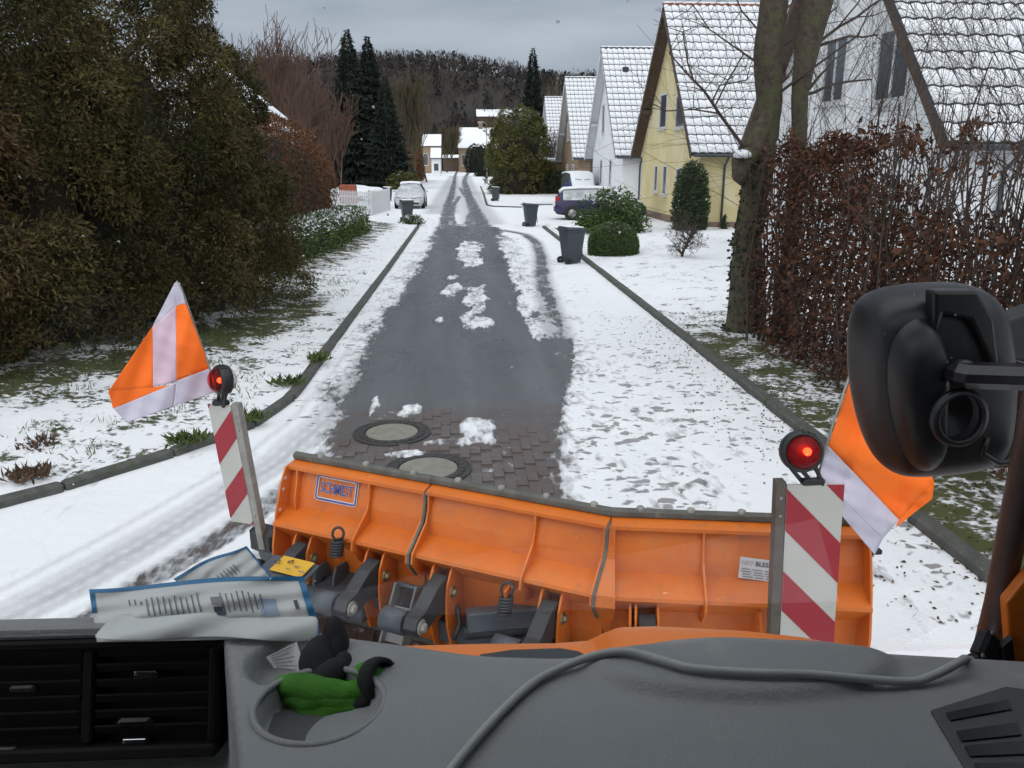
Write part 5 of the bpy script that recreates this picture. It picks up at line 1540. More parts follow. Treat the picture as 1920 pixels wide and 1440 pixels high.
# carriage: cross beam, tower plates, valve block, cylinder
d0, n0 = SEG[1][1], SEG[1][2]
RM = Matrix((d0, -n0, Vector((0, 0, 1)))).transposed()
def cbox(c, size, name, mat='steel', b=.008, tilt=0.0, roll=0.0):
    m = MB(); m.bbox(c, size, b, R=RM @ Matrix.Rotation(tilt, 3, 'X') @ Matrix.Rotation(roll, 3, 'Z')); return m.build(name, M[mat], pl)
cbox(Pz(590, 1108, .36), (.75, .16, .15), 'cross_beam')
cbox(Pz(730, 1108, .40), (.62, .20, .10), 'cross_beam', tilt=.35)
cbox(Pz(975, 1205, .30), (.9, .16, .12), 'cross_beam')
cbox(Pz(540, 1068, .66), (.30, .15, .02), 'cover_plate', 'steel', .004, .2)
cbox(Pz(548, 1062, .685), (.20, .12, .004), 'warning_sticker', 'yellow', .001, .2)
for px, py in ((521, 1053), (546, 1053)):
    c = Pz(px, py, .698); m = MB(); up = Vector((0, 0, 1)) * .1 - n0 * .99
    for k in range(3):
        a0, a1 = k * 2 * math.pi / 3 + math.pi / 2, (k + 1) * 2 * math.pi / 3 + math.pi / 2
        p0, p1 = c + (d0 * math.cos(a0) - n0 * math.sin(a0)) * .02, c + (d0 * math.cos(a1) - n0 * math.sin(a1)) * .02
        m.tube([p0, p1], .0022, 4)
    m.build('warning_triangle', M['inkdark'], pl)
m = MB()
for (px, py, w) in ((556, 1062, .03), (540, 1066, .02), (565, 1072, .035)):
    c = Pz(px, py, .695); m.box(c, (w, .006, .003), R=RM)
m.build('warning_print', M['inkgrey'], pl)
for px, py in ((604, 1092), (640, 1092)):
    m = MB(); c = Pz(px, py, .42)
    m.prism([c + d0 * -.006 + n0 * a + Vector((0, 0, z)) for a, z in ((-.10, -.2), (.10, -.2), (.075, .06), (.045, .115), (-.045, .115), (-.075, .06))], d0 * .016); m.build('tower_plate', M['steel'], pl, bevel=.003)
# dark lightening holes of the near tower plate
for dz, r in ((.02, .022), (-.07, .018)):
    m = MB(); c = Pz(604, 1092, .42) + d0 * .0115 + Vector((0, 0, dz)); m.lathe([(r, 0), (.001, .0)], c, d0, 14); m.build('plate_hole', M['black'], pl)
# pale channel bracket leaning towards the truck
c0, c1_ = Pz(768, 1096, .56), Pz(738, 1208, .28)
ax = (c1_ - c0); Lb = ax.length; ax = ax.normalized(); sx_ = d0; fz = sx_.cross(ax).normalized()
RB = Matrix((sx_, ax, fz)).transposed()
M['galv_pale'] = pm('pale_grey_paint', (.20, .205, .20), (.165, .17, .165), 7, .5, .1, 120, dirt=(.12, .105, .09), dscale=6)
for off in (-.062, .062):
    m = MB(); m.bbox((c0 + c1_) / 2 + sx_ * off, (.012, Lb, .09), .003, R=RB); m.build('channel_cheek', M['galv_pale'], pl)
m = MB(); m.bbox(c0.lerp(c1_, .68) , (.112, Lb * .6, .012), .003, R=RB); m.build('channel_web', M['galv_pale'], pl)
m = MB(); m.bbox(c0.lerp(c1_, .03) + fz * .02, (.112, .02, .05), .003, R=RB); m.build('channel_bridge', M['steel'], pl)
# hydraulic fittings
for (px, py, zz, r, dirv) in ((812, 1116, .50, .030, d0), (803, 1146, .44, .030, d0), (830, 1114, .50, .018, d0), (822, 1146, .44, .018, d0)):
    c = Pz(px, py, zz); m = MB(); m.lathe([(r * .8, -.028), (r, -.02), (r, .02), (r * .8, .028), (.001, .028)], c, dirv, 6, smooth=False); m.build('hydraulic_nut', M['brass'], pl)
m = MB(); c = Pz(798, 1120, .47); m.bbox(c, (.03, .09, .16), .006, R=RM); m.build('valve_block', M['post_brown'], pl)
m = MB(); m.tube([Pz(832, 1130, .46), Pz(850, 1122, .48), Pz(858, 1140, .46), Pz(862, 1170, .40), Pz(850, 1200, .33)], .014, 8); m.build('hydraulic_hose', M['steel_dk'], pl)
cc = Pz(943, 1158, .47)
m = MB(); m.bbox(cc, (.37, .115, .10), .008, R=Matrix.Rotation(math.radians(6), 3, 'Z') @ Matrix.Rotation(math.radians(-14), 3, 'X')); m.build('cylinder_guard', M['steel'], pl)
m = MB(); m.lathe([(.035, -.20), (.035, .20)], cc - Vector((0, .0, .07)), (1, .1, 0), 12); m.build('hydraulic_cylinder', M['steel_dk'], pl)
m = MB(); m.bbox(Pz(1020, 1175, .42), (.03, .14, .22), .006); m.build('guard_bracket', M['steel_dk'], pl)
m = MB(); m.bbox(Pz(944, 1150, .532), (.016, .016, .012), .003); m.build('guard_stud', M['black'], pl)
cbox(Pz(500, 1010, .55), (.20, .12, .16), 'post_socket', 'steel_dk', .03)
cbox(Pz(535, 1035, .45), (.24, .22, .2), 'carriage_bracket', 'steel', .03, .3)
m = MB(); m.cyl(Q(0, -.16, .30, .50), Q(0, -.02, .30, .50), .05, 14); m.build('post_clamp', M['steel_dk'], pl)
m = MB(); m.cyl(Pz(1160, 1190, .40) - Vector((.12, 0, 0)), Pz(1160, 1190, .40) + Vector((.12, 0, 0)), .07, 16); m.build('pivot_sleeve', M['steel'], pl)
# cutting edge and shoes
for sg in range(3):
    m = MB(); m.prism([Q(sg, .01, -.12, .0), Q(sg, .01, -.09, .0), Q(sg, .01, -.03, .16), Q(sg, .01, -.06, .16)], SEG[sg][1] * (SEG[sg][3] - .02)); m.build('cutting_edge', M['rubber'], pl)
# ---- printed stickers
def frame_on(sg, px, py, n=.035):
    s, z = hit(sg, px, py, n)
    up = (Vector((0, 0, .26)) - SEG[sg][2] * .085).normalized()
    c = Q(sg, s, 0, z)
    # sit just behind the curved panel
    nn = np.interp(z, [q[1] for q in PROF[::-1]], [q[0] for q in PROF[::-1]])
    nrmv = SEG[sg][1].cross(up).normalized()
    return Q(sg, s, nn, z), SEG[sg][1], up, nrmv
def text_part(body, size, org, r, u, nv, mat, parent, name='lettering', bold=0.0, align='CENTER', squeeze=1.0):
    cu = bpy.data.curves.new(name, 'FONT'); cu.body = body; cu.size = 1.0; cu.align_x = align; cu.align_y = 'CENTER'; cu.extrude = .004; cu.offset = bold; cu.resolution_u = 2
    tmp = bpy.data.objects.new('tmp_text', cu); COL.objects.link(tmp)
    dg = bpy.context.evaluated_depsgraph_get(); dg.update()
    me = bpy.data.meshes.new_from_object(tmp.evaluated_get(dg))
    bpy.data.objects.remove(tmp)
    Rm = Matrix((r * size * squeeze, u * size, nv * size)).transposed().to_4x4()
    me.transform(Matrix.Translation(org) @ Rm)
    me.materials.clear(); me.materials.append(mat)
    return add(name, me, parent)
def rounded(w, h, r, n=5):
    out = []
    for cx, cy, a0 in ((w / 2 - r, h / 2 - r, 0), (-w / 2 + r, h / 2 - r, 90), (-w / 2 + r, -h / 2 + r, 180), (w / 2 - r, -h / 2 + r, 270)):
        for k in range(n): a = math.radians(a0 + 90 * k / (n - 1)); out.append((cx + math.cos(a) * r, cy + math.sin(a) * r))
    return out
def ring_part(o, r, u, nv, w, h, rad, th, mat, name, parent, lift):
    A, B = rounded(w, h, rad), rounded(w - 2 * th, h - 2 * th, max(rad - th, .002)); n = len(A)
    P_ = [o + r * x + u * y + nv * lift for x, y in A] + [o + r * x + u * y + nv * lift for x, y in B]
    m = MB(); m.raw(P_, [(i, (i + 1) % n, n + (i + 1) % n, n + i) for i in range(n)]); return m.build(name, mat, parent)
o_, r_, u_, n_ = frame_on(0, 630, 920)
n_ = -n_ if n_.dot(SEG[0][2]) < 0 else n_
o_ = o_ + n_ * .006
ring_part(o_, r_, u_, n_, .285, .150, .022, .020, M['paper'], 'logo_border', pl, .0)
lb = ring_part(o_, r_, u_, n_, .278, .143, .020, .011, M['lettering'], 'logo_frame', pl, .0012)
text_part('SCHMIDT', .088, o_ + n_ * .0005, r_, u_, n_, M['paper'], pl, 'logo_lettering_edge', .03, squeeze=.58)
text_part('SCHMIDT', .088, o_ + n_ * .0022, r_, u_, n_, M['lettering'], pl, 'logo_lettering', .008, squeeze=.58)
o_, r_, u_, n_ = frame_on(2, 1418, 1064)
n_ = -n_ if n_.dot(SEG[2][2]) < 0 else n_
o_ = o_ + n_ * .010
rr = (r_ * math.cos(-.09) + u_ * math.sin(-.09)); uu_ = (u_ * math.cos(-.09) - r_ * math.sin(-.09))
m = MB(); A = [(-.085, -.05), (.12, -.05), (.12, .05), (-.085, .05)]
m.raw([o_ + rr * x + uu_ * y for x, y in A], [(0, 1, 2, 3)]); stk = m.build('dealer_sticker', M['paper'], pl)
text_part('BLESES', .030, o_ + n_ * .002 + rr * -.012 + uu_ * .024, rr, uu_, n_, M['inkdark'], stk, 'sticker_lettering', .02, 'LEFT')
text_part('NKF', .030, o_ + n_ * .002 + rr * -.077 + uu_ * .024, rr, uu_, n_, pm('pale_print', (.45, .46, .48), None, 5, .5), stk, 'sticker_lettering', .01, 'LEFT')
m = MB()
for k in range(4):
    for j in range(3):
        c = o_ + n_ * .002 + rr * (-.055 + .055 * j + .004 * k) + uu_ * (-.004 - .012 * k); m.box(c, (.038 + .01 * ((j + k) % 2), .002, .0035), R=Matrix((rr, n_, uu_)).transposed())
m.build('sticker_fine_print', M['inkgrey'], stk)
# black side marker at the right end
m = MB(); c = Q(2, SEG[2][3] + .03, .0, .93); m.bbox(c, (.09, .03, .025), .004); m.build('edge_marker', M['black'], pl)

# ================================================================== WARNING MARKERS AND FLAGS
def clip_poly(poly, f):
    out = []
    for i in range(len(poly)):
        a, b = poly[i], poly[(i + 1) % len(poly)]; fa, fb = f(a), f(b)
        if fa >= 0: out.append(a)
        if fa * fb < 0: t = fa / (fa - fb); out.append((a[0] + (b[0] - a[0]) * t, a[1] + (b[1] - a[1]) * t))
    return out
def marker(label, o, r, u, w, h, slope, first, band, postside, postmat, lamp_c, lamp_ax, lamp_r, posth):
    """o: lower left corner of the striped board; r, u: its axes"""
    t = thing('warning_marker', label, 'warning marker', o)
    nv = r.cross(u).normalized()
    if nv.y > 0: nv = -nv
    m = MB(); m.prism([o, o + r * w, o + r * w + u * h, o + u * h], -nv * .012); bd = m.build('striped_board', M['whitefilm'], t, bevel=.002)
    rect = [(0, 0), (w, 0), (w, h), (0, h)]
    k = -8
    while k < 12:
        lo = first + k * 2 * band
        f1 = lambda p: (p[1] - slope * p[0]) - lo
        f2 = lambda p: lo + band - (p[1] - slope * p[0])
        pg = clip_poly(clip_poly(rect, f1), f2)
        if len(pg) > 2:
            m = MB(); m.raw([o + r * x + u * y + nv * .0015 for x, y in pg], [tuple(range(len(pg)))]); m.build('red_stripe', M['redfilm'], bd)
        k += 1
    pw = .042
    pb = o + r * (w + .002 if postside > 0 else -pw - .002)
    m = MB(); m.prism([pb - u * posth, pb + r * pw - u * posth, pb + r * pw + u * (h + .012), pb + u * (h + .012)], -nv * .05); ps = m.build('post', M[postmat], t, bevel=.004)
    for hh in (.06, h - .06, h - .14):
        m = MB(); m.lathe([(.008, 0), (.007, .004), (.001, .005)], pb + r * pw * .5 + u * hh + nv * .0005, nv, 10); m.build('rivet', M['galv'], ps)
    # lamp: black housing, red lens to the rear, white lens to the front
    ax = Vector(lamp_ax).normalized(); R_ = lamp_r
    m = MB(); m.lathe([(R_ * .80, .42 * R_), (R_ * .98, .40 * R_), (R_ * 1.04, .2 * R_), (R_ * 1.04, -.2 * R_), (R_ * .98, -.40 * R_), (R_ * .78, -.45 * R_)], lamp_c, ax, 32, close=True); hs_ = m.build('lamp_housing', M['black'], t)
    m = MB(); m.lathe([(R_ * .79, .40 * R_), (R_ * .76, .58 * R_), (R_ * .62, .78 * R_), (R_ * .36, .92 * R_), (.001, .97 * R_)], lamp_c, ax, 32); m.build('red_lens', M['lens_red'], hs_)
    m = MB(); m.lathe([(R_ * .78, -.42 * R_), (R_ * .70, -.70 * R_), (R_ * .40, -.90 * R_), (.001, -.96 * R_)], lamp_c, ax, 24); m.build('white_lens', M['lens_white'], hs_)
    m = MB(); m.lathe([(R_ * .75, .0), (.001, -.05 * R_)], lamp_c, ax, 24); m.build('reflector', M['reflector'], hs_)
    side = ax.cross(Vector((0, 0, 1))).normalized()
    off = side * (R_ * -.20) + Vector((0, 0, R_ * .02))
    m = MB(); m.lathe([(.001, .42 * R_), (R_ * .13, .38 * R_), (R_ * .17, .25 * R_), (R_ * .14, .05 * R_), (.001, 0)], Vector(lamp_c) + off, ax, 14); m.build('bulb', M['bulb'], hs_)
    m = MB(); m.lathe([(R_ * .12, -.5 * R_), (R_ * .1, -.6 * R_), (.001, -.65 * R_)], lamp_c, ax, 12); m.build('white_bulb', M['bulb_white'], hs_)
    # hood ridges on top of the housing
    for kk in range(3):
        a = math.radians(62 + kk * 14)
        m = MB(); m.bbox(Vector(lamp_c) + (Vector((0, 0, 1)) * math.sin(a) + side * math.cos(a) * -1) * R_ * 1.05, (R_ * .12, R_ * .5, R_ * .06), .002, R=Matrix((side, ax, Vector((0, 0, 1)))).transposed()); m.build('housing_ridge', M['black'], hs_)
    # bracket legs
    top = pb + r * pw * .5 + u * (h + .01); foot = o + r * w * .5 + u * h
    base = Vector(lamp_c) - Vector((0, 0, R_ * .95))
    for kk in (-1, 0, 1):
        m = MB(); a = base + side * kk * R_ * .62 + Vector((0, 0, R_ * .25 * abs(kk) + .01)); b = foot + (base - foot) * .05 + side * kk * R_ * .42 - Vector((0, 0, .01)) - nv * .012
        m.tube([a, a.lerp(b, .5) + side * kk * .004, b], [R_ * .15, R_ * .11, R_ * .13], 8); m.build('lamp_bracket', M['black'], t)
    m = MB(); m.bbox(foot + (base - foot) * .12 - nv * .012, (R_ * 1.15, .03, .03), .005); m.build('bracket_foot', M['black'], t)
    return t
def lens(name, col, rough=.12):
    t = NT(name); t.bsdf(col, rough, 0, .5, Transmission_Weight=.85, IOR=1.2); return t.m
M['lens_red'] = lens('red_lamp_lens', (.42, .004, .012))
M['lens_white'] = lens('clear_lamp_lens', (.9, .85, .75), .3)
M['reflector'] = pm('lamp_reflector', (.10, .008, .012), None, 4, .3)
def glow(name, col, st):
    t = NT(name); e = t.n('ShaderNodeEmission'); e.inputs[0].default_value = (*col, 1); e.inputs[1].default_value = st; t.l(e.outputs[0], t.out.inputs['Surface']); return t.m
M['bulb'] = glow('lit_bulb', (1.0, .26, .04), 12.0)
M['bulb_white'] = glow('lit_front_bulb', (1.0, .72, .38), 5.0)

# right marker, near the truck
YR = 2.95
bl, br_, tl = Py(1463, 1182, YR), Py(1562, 1203, YR - .01), Py(1476, 909, YR)
rv = (br_ - bl); rv.z = 0; rw = rv.length; rv.normalize(); uv = (tl - bl); uh = uv.length; uv.normalize()
ext = .25
marker('right striped warning marker with glowing red lamp in front of the blade', bl - uv * ext, rv, uv, rw, uh + ext, -1.05, uh + ext - .205, .187, -1, 'post_brown', Py(1502, 846, YR + .005), (-.12, -1, .22), .082, .35)
# left marker at the far end of the blade
YL = 4.32
tl, tr, bl, br_ = Py(389, 757, YL + .06), Py(438, 757, YL), Py(431, 966, YL + .06), Py(472, 974, YL)
rv = (tr - tl); rv.z = 0; rw = rv.length * .88; rv.normalize(); uv = (tl - bl); uh = uv.length; uv.normalize()
marker('left striped warning marker with red lamp beside the left end of the plough', bl - uv * .04, rv, uv, rw, uh + .04, 1.15, .02, .17, 1, 'galv', Py(417, 712, YL), (-.80, -.62, .10), .080, .16)

# ---- flags
def cloth(name, patches, depth, parent, amp=.02, freq=9, seed=0, th=.0015, n=18):
    for mat, quad in patches:
        if len(quad) == 3: quad = [quad[0], quad[0], quad[1], quad[2]]
        a, b, c, d = [np.array([q[0], q[1]], float) for q in quad]
        g = np.linspace(0, 1, n + 1); uu, vv = np.meshgrid(g, g)
        px = (1 - uu)[..., None] * ((1 - vv)[..., None] * a + vv[..., None] * d) + uu[..., None] * ((1 - vv)[..., None] * b + vv[..., None] * c)
        P_ = []
        for q in px.reshape(-1, 2):
            yy = depth(q[0], q[1]) + amp * (math.sin(q[0] * .045 + q[1] * .02 + seed) + .5 * math.sin(q[1] * .06 - q[0] * .03 + seed) + .22 * math.sin(q[0] * .16 + q[1] * .05) + .15 * math.sin(q[1] * .21 - q[0] * .09))
            P_.append(tuple(Py(q[0], q[1], yy)))
        o = np_mesh(name, np.array(P_), grid_faces(n + 1, n + 1), M[mat], smooth=True, parent=parent)
        md = o.modifiers.new('solid', 'SOLIDIFY'); md.thickness = th; md.offset = 0
        if mat == 'flagpk': o['label'] = 'pale pink reflective band'
        if mat == 'flagwh': o['label'] = 'white reflective hem'
fl = thing('warning_flag', 'triangular orange and white flag leaning left of the left marker', 'flag', Py(398, 725, YL - .05), 0, 'orange flags on the plough')
cloth('cloth', [('flagor', [(286, 612), (287, 726), (203, 734)]), ('flagpk', [(286, 612), (330, 573), (331, 716), (287, 726)]), ('flagwh', [(327, 530), (337, 530), (348, 569), (330, 573)]), ('flagwh', [(327, 531), (330, 573), (286, 612)]),
                ('flagor', [(330, 573), (348, 569), (394, 690), (331, 714)]), ('flagwh', [(331, 714), (394, 690), (402, 736), (325, 762)]), ('flagwh', [(212, 766), (331, 718), (325, 762), (238, 792)]), ('flagor', [(203, 734), (287, 726), (320, 722), (212, 766)])],
      lambda x, y: YL - .02 - (398 - x) * .0009, fl, .020, seed=1)
m = MB(); m.tube([Py(408, 740, YL - .03), Py(397, 700, YL - .02), Py(340, 540, YL - .06), Py(331, 527, YL - .07)], .005, 7); m.build('rod', M['galv'], fl)
fr = thing('warning_flag', 'orange and white flag right of the right marker, partly hidden by the mirror', 'flag', Py(1540, 900, YR), 0, 'orange flags on the plough')
cloth('cloth', [('flagor', [(1553, 836), (1638, 580), (1752, 905), (1686, 975)]), ('flagor', [(1686, 975), (1752, 905), (1748, 935), (1678, 990)]),
                ('flagwh', [(1553, 836), (1686, 975), (1655, 1010), (1532, 888)]), ('flagwh', [(1532, 888), (1655, 1010), (1640, 1040), (1560, 945)])],
      lambda x, y: YR + .10 + (x - 1550) * .0006, fr, .028, seed=2)
m = MB(); m.tube([Py(1530, 905, YR + .04), Py(1560, 800, YR + .10), Py(1636, 578, YR + .14)], .005, 7); m.build('rod', M['galv'], fr)

# ================================================================== THE TRUCK CAB THE CAMERA SITS IN
tk = thing('plough_truck', 'truck cab seen from inside: grey dashboard, orange bonnet, black mirror and vents', 'truck', (-.2, .6, 0))
ZD = 2.05
EDGE = [Pz(a, b, ZD) for a, b in ((-420, 1222), (-60, 1209), (0, 1206), (200, 1200), (400, 1193), (520, 1187), (620, 1190), (740, 1206), (900, 1230), (1060, 1236), (1200, 1219), (1350, 1207), (1560, 1216), (1700, 1225), (1815, 1231), (2050, 1245))]
ex, ey_ = np.array([p.x for p in EDGE]), np.array([p.y for p in EDGE])
xs = np.linspace(ex[0], ex[-1], 240); tt = np.concatenate([[-.10, -.05, -.02, 0], np.linspace(.012, 1, 90)])
XD, TD = np.meshgrid(xs, tt)
YE = np.interp(XD, ex, ey_)
k3 = np.ones(9) / 9
YE = np.stack([np.convolve(np.pad(r, 4, 'edge'), k3, 'valid') for r in YE])
YDm = YE - TD * .62
ZDm = ZD + 0 * XD
ZDm -= .10 * sstep(0, -.10, TD) * (TD < 0) + .30 * (TD <= -.09)
ZDm -= .006 * np.exp(-(TD / .012) ** 2)
ZDm -= .10 * sstep(.50, 1.0, TD)
# raised pad in front of the passenger, soft swells
pc = Pz(1390, 1250, ZD)
el = ((XD - pc.x) / .21) ** 2 + ((YDm - pc.y) / .075) ** 2
ZDm += .014 * sstep(1.15, .75, el)
pc2 = Pz(1000, 1330, ZD)
ZDm += .010 * np.exp(-(((XD - pc2.x) / .22) ** 2 + ((YDm - pc2.y) / .09) ** 2))
# left side slopes down as a vent panel
_r = ray(424, 1300); kv = _r.x / _r.y     # the pod is angled to the driver: its side runs along this line
xv = Pz(424, 1200, ZD).x
side_m = sstep(.006, -.006, XD - kv * YDm) * (TD >= -.03)
low = np.maximum(ZD - .19 - (YE - YDm) * 2.6, 1.852) - .05 * sstep(.5, 1, TD)
ZDm = ZDm * (1 - side_m) + np.minimum(low, ZD - .03) * side_m
# cup tray
cc = Pz(600, 1322, ZD)
ec = np.hypot((XD - cc.x) / .078, (YDm - cc.y) / .070)
ZDm -= .030 * sstep(1.02, .86, ec)
cb = Pz(535, 1238, ZD)
eb = np.hypot((XD - cb.x) / .050, (YDm - cb.y) / .052)
ZDm -= .034 * sstep(1.05, .8, eb)
ds = np_mesh('dashboard', np.stack([XD.ravel(), YDm.ravel(), ZDm.ravel()], 1), grid_faces(*XD.shape)[:, ::-1], M['dash'], smooth=True, parent=tk)
def dz(p):
    i = np.argmin((XD - p[0]) ** 2 + (YDm - p[1]) ** 2); return float(ZDm.ravel()[i])
# rim of the cup tray
m = MB(); ring = []
for k in range(49):
    a = 2 * math.pi * k / 48; ring.append(Vector((cc.x + math.cos(a) * .080, cc.y + math.sin(a) * .072, ZD + .001)))
m.tube(ring, .0045, 8, cap=False); m.build('tray_rim', M['dash'], tk)
m = MB(); m.lathe([(.074, -.028), (.001, -.028)], (cc.x, cc.y, ZD), (0, 0, 1), 32); m.build('tray_mat', M['dash_dk'], tk)

# --- big vent on the left: bezel, dark box, louvres, tabs
def vp(px, py):   # point on the sloping vent panel
    r = ray(px, py); e = float(np.interp(r.x, ex, ey_))
    y1 = np.interp(xv - .2, ex, ey_)
    # steep plane facing the seats
    t = (ZD - .004 - 2.6 * y1 - EYE) / (r.z - 2.6 * r.y)
    return Vector((r.x * t, r.y * t, EYE + r.z * t))
TLv, TRv, BRv, BLv = vp(-150, 1212), vp(412, 1197), vp(402, 1412), vp(-150, 1440)
vr = (TRv - TLv).normalized(); vd = (BLv - TLv); vd = (vd - vr * vd.dot(vr)).normalized(); vn = vd.cross(vr).normalized()
if vn.y > 0: vn = -vn
vw, vh = (TRv - TLv).length, (BRv - TRv).length
RV = Matrix((vr, -vd, vn)).transposed()
def vbox(u, v, w, h, d0, d1, name, mat, parent, b=.002, tilt=0):
    c = TLv + vr * (u + w / 2) + vd * (v + h / 2) + vn * ((d0 + d1) / 2)
    m = MB(); m.bbox(c, (w, h, abs(d1 - d0)), b, R=RV @ Matrix.Rotation(tilt, 3, 'X')); return m.build(name, M[mat], parent)
vent = vbox(0, 0, vw, vh, -.05, -.03, 'air_vent', 'ventblack', tk)
bz = .014
vbox(0, -.004, vw, bz, -.03, .006, 'bezel', 'ventblack', vent, .004); vbox(0, vh - bz, vw, .018, -.03, .006, 'bezel', 'ventblack', vent, .004)
vbox(vw - bz, .011, bz, vh - bz * 2 + .002, -.03, .005, 'bezel', 'ventblack', vent, .004)
vbox(0, -.024, vw, .019, -.06, .003, 'vent_surround', 'dash', vent, .005)
dv = (vp(150, 1300) - TLv).dot(vr)
vbox(dv, .011, .016, vh - bz * 2 + .002, -.03, -.004, 'divider', 'ventblack', vent, .003)
for k in range(6):
    v = .010 + k * (vh - .030) / 6
    vbox(.002, v, dv - .004, .014, -.012, -.008, 'louvre', 'ventblack', vent, .001, .5)
    vbox(dv + .018, v, vw - dv - .034, .014, -.012, -.008, 'louvre', 'ventblack', vent, .001, .5)
for (px, py, w) in ((272, 1266, .034), (40, 1292, .036), (252, 1393, .036), (10, 1408, .03)):
    p = vp(px, py) - TLv; u, v = p.dot(vr), p.dot(vd)
    tb = vbox(u - w / 2, v - .004, w, .010, -.016, .0, 'louvre_tab', 'black', vent, .003)
    if px > 100: vbox(u - w / 2 + .002, v - .0055, w - .004, .0025, -.002, .0012, 'tab_trim', 'chrome', vent, .0008)
vbox((vp(250, 1360) - TLv).dot(vr) - .025, (vp(250, 1360) - TLv).dot(vd) - .008, .05, .014, -.016, -.002, 'vent_wheel', 'blackgloss', vent, .005)

# --- vent at the lower right
A = [Pz(a, b, ZD + .004) for a, b in ((1745, 1330), (1885, 1286), (1990, 1300), (1990, 1500), (1835, 1480))]
m = MB(); m.prism(A, (0, 0, -.012)); sv = m.build('side_vent', M['dash_dk'], tk, bevel=.002)
def lerp2(u, v): return A[0].lerp(A[1].lerp(A[2], .3), u).lerp(A[4].lerp(A[3], u), v)
for v0, v1 in ((.10, .20), (.34, .46), (.52, .64), (.72, .84)):
    m = MB(); m.prism([lerp2(.12, v0) + Vector((0, 0, .001)), lerp2(.8, v0) + Vector((0, 0, .001)), lerp2(.8, v1) + Vector((0, 0, .001)), lerp2(.12, v1) + Vector((0, 0, .001))], (0, 0, .0015)); m.build('vent_slot', M['blackgloss'], sv)

# --- bonnet beyond the windscreen
HB = [(300, 1216), (600, 1211), (740, 1207), (900, 1203), (1040, 1202), (1105, 1197), (1130, 1184), (1160, 1172), (1230, 1170), (1400, 1179), (1500, 1190), (1620, 1212), (1750, 1245), (1900, 1290)]
zb = [1.60, 1.60, 1.60, 1.60, 1.60, 1.60, 1.625, 1.645, 1.65, 1.65, 1.65, 1.64, 1.62, 1.60]
HP = [Pz(a, b, z) for (a, b), z in zip(HB, zb)]
hx = np.array([p.x for p in HP]); hy = np.array([p.y for p in HP]); hzv = np.array(zb)
gx_ = np.linspace(hx[0], hx[-1], 120); gt = np.concatenate([[-.35, -.16, -.07, -.025], np.linspace(0, 1, 30)])
GX, GT = np.meshgrid(gx_, gt)
FY = np.interp(GX, hx, hy); FZ = np.interp(GX, hx, hzv)
GY = FY - GT * (FY - 1.24) - (GT < 0) * GT * .25
GZ = FZ - .006 * np.exp(-(GT / .05) ** 2) - np.clip(-GT, 0, 1) ** 1.2 * 1.1 + .03 * np.clip(GT, 0, 1)
bon = np_mesh('bonnet', np.stack([GX.ravel(), GY.ravel(), GZ.ravel()], 1), grid_faces(*GX.shape)[:, ::-1], M['bonnet'], smooth=True, parent=tk)
A = [Pz(a, b, 1.622) for a, b in ((900, 1230), (960, 1221), (1050, 1218), (1085, 1224), (1110, 1238), (1110, 1262), (900, 1262))]
m = MB(); m.prism(A, (0, 0, .004)); m.build('bonnet_grille', M['steel_dk'], bon)
# --- windscreen: one sloping pane, thin reflective glass
def thin_glass():
    t = NT('windscreen_glass')
    tr = t.n('ShaderNodeBsdfTransparent'); tr.inputs[0].default_value = (.955, .975, .965, 1)
    gl = t.n('ShaderNodeBsdfGlossy'); gl.inputs['Roughness'].default_value = .02
    fr_ = t.n('ShaderNodeFresnel'); fr_.inputs[0].default_value = 1.45
    mx_ = t.n('ShaderNodeMixShader'); t.l(fr_.outputs[0], mx_.inputs[0]); t.l(tr.outputs[0], mx_.inputs[1]); t.l(gl.outputs[0], mx_.inputs[2]); t.l(mx_.outputs[0], t.out.inputs['Surface'])
    return t.m
M['glass'] = thin_glass()
W0, W1 = Vector((0, 1.282, 1.80)), Vector((0, .74, 3.18))
XL, XR = -1.25, 1.0
m = MB(); m.raw([(XL, W0.y, W0.z), (XR, W0.y, W0.z), (XR, W1.y, W1.z), (XL, W1.y, W1.z)], [(0, 1, 2, 3)]); wsn = m.build('cab_windscreen', M['glass'], tk)
# rain drops on the outside of the pane
def drop_mat():
    t = NT('water_drop'); t.bsdf((1, 1, 1), .02, 0, .5, Transmission_Weight=1.0, IOR=1.33); return t.m
M['drop'] = drop_mat()
wd_ = (W1 - W0).normalized(); wnv = Vector((0, wd_.z, -wd_.y))
rng = np.random.default_rng(4)
m = MB(); spots = [(608, 16), (1046, 42), (830, 680), (1178, 4), (745, 775), (1172, 990), (690, 893), (590, 1090), (855, 985)]
spots += [(rng.uniform(20, 1900), rng.uniform(5, 1150)) for _ in range(70)]
for (px, py) in spots:
    r = ray(px, py); t = (W0 - Vector((0, 0, EYE))).dot(wnv) / r.dot(wnv); p = Vector((0, 0, EYE)) + r * t + wnv * .0012
    R_ = rng.uniform(.0007, .0019)
    m.lathe([(R_, 0), (R_ * .85, R_ * .32), (R_ * .45, R_ * .52), (.00002, R_ * .58)], p, wnv, 8)
o = m.build('rain_drops', M['drop'], tk); tag(o, kind='stuff')
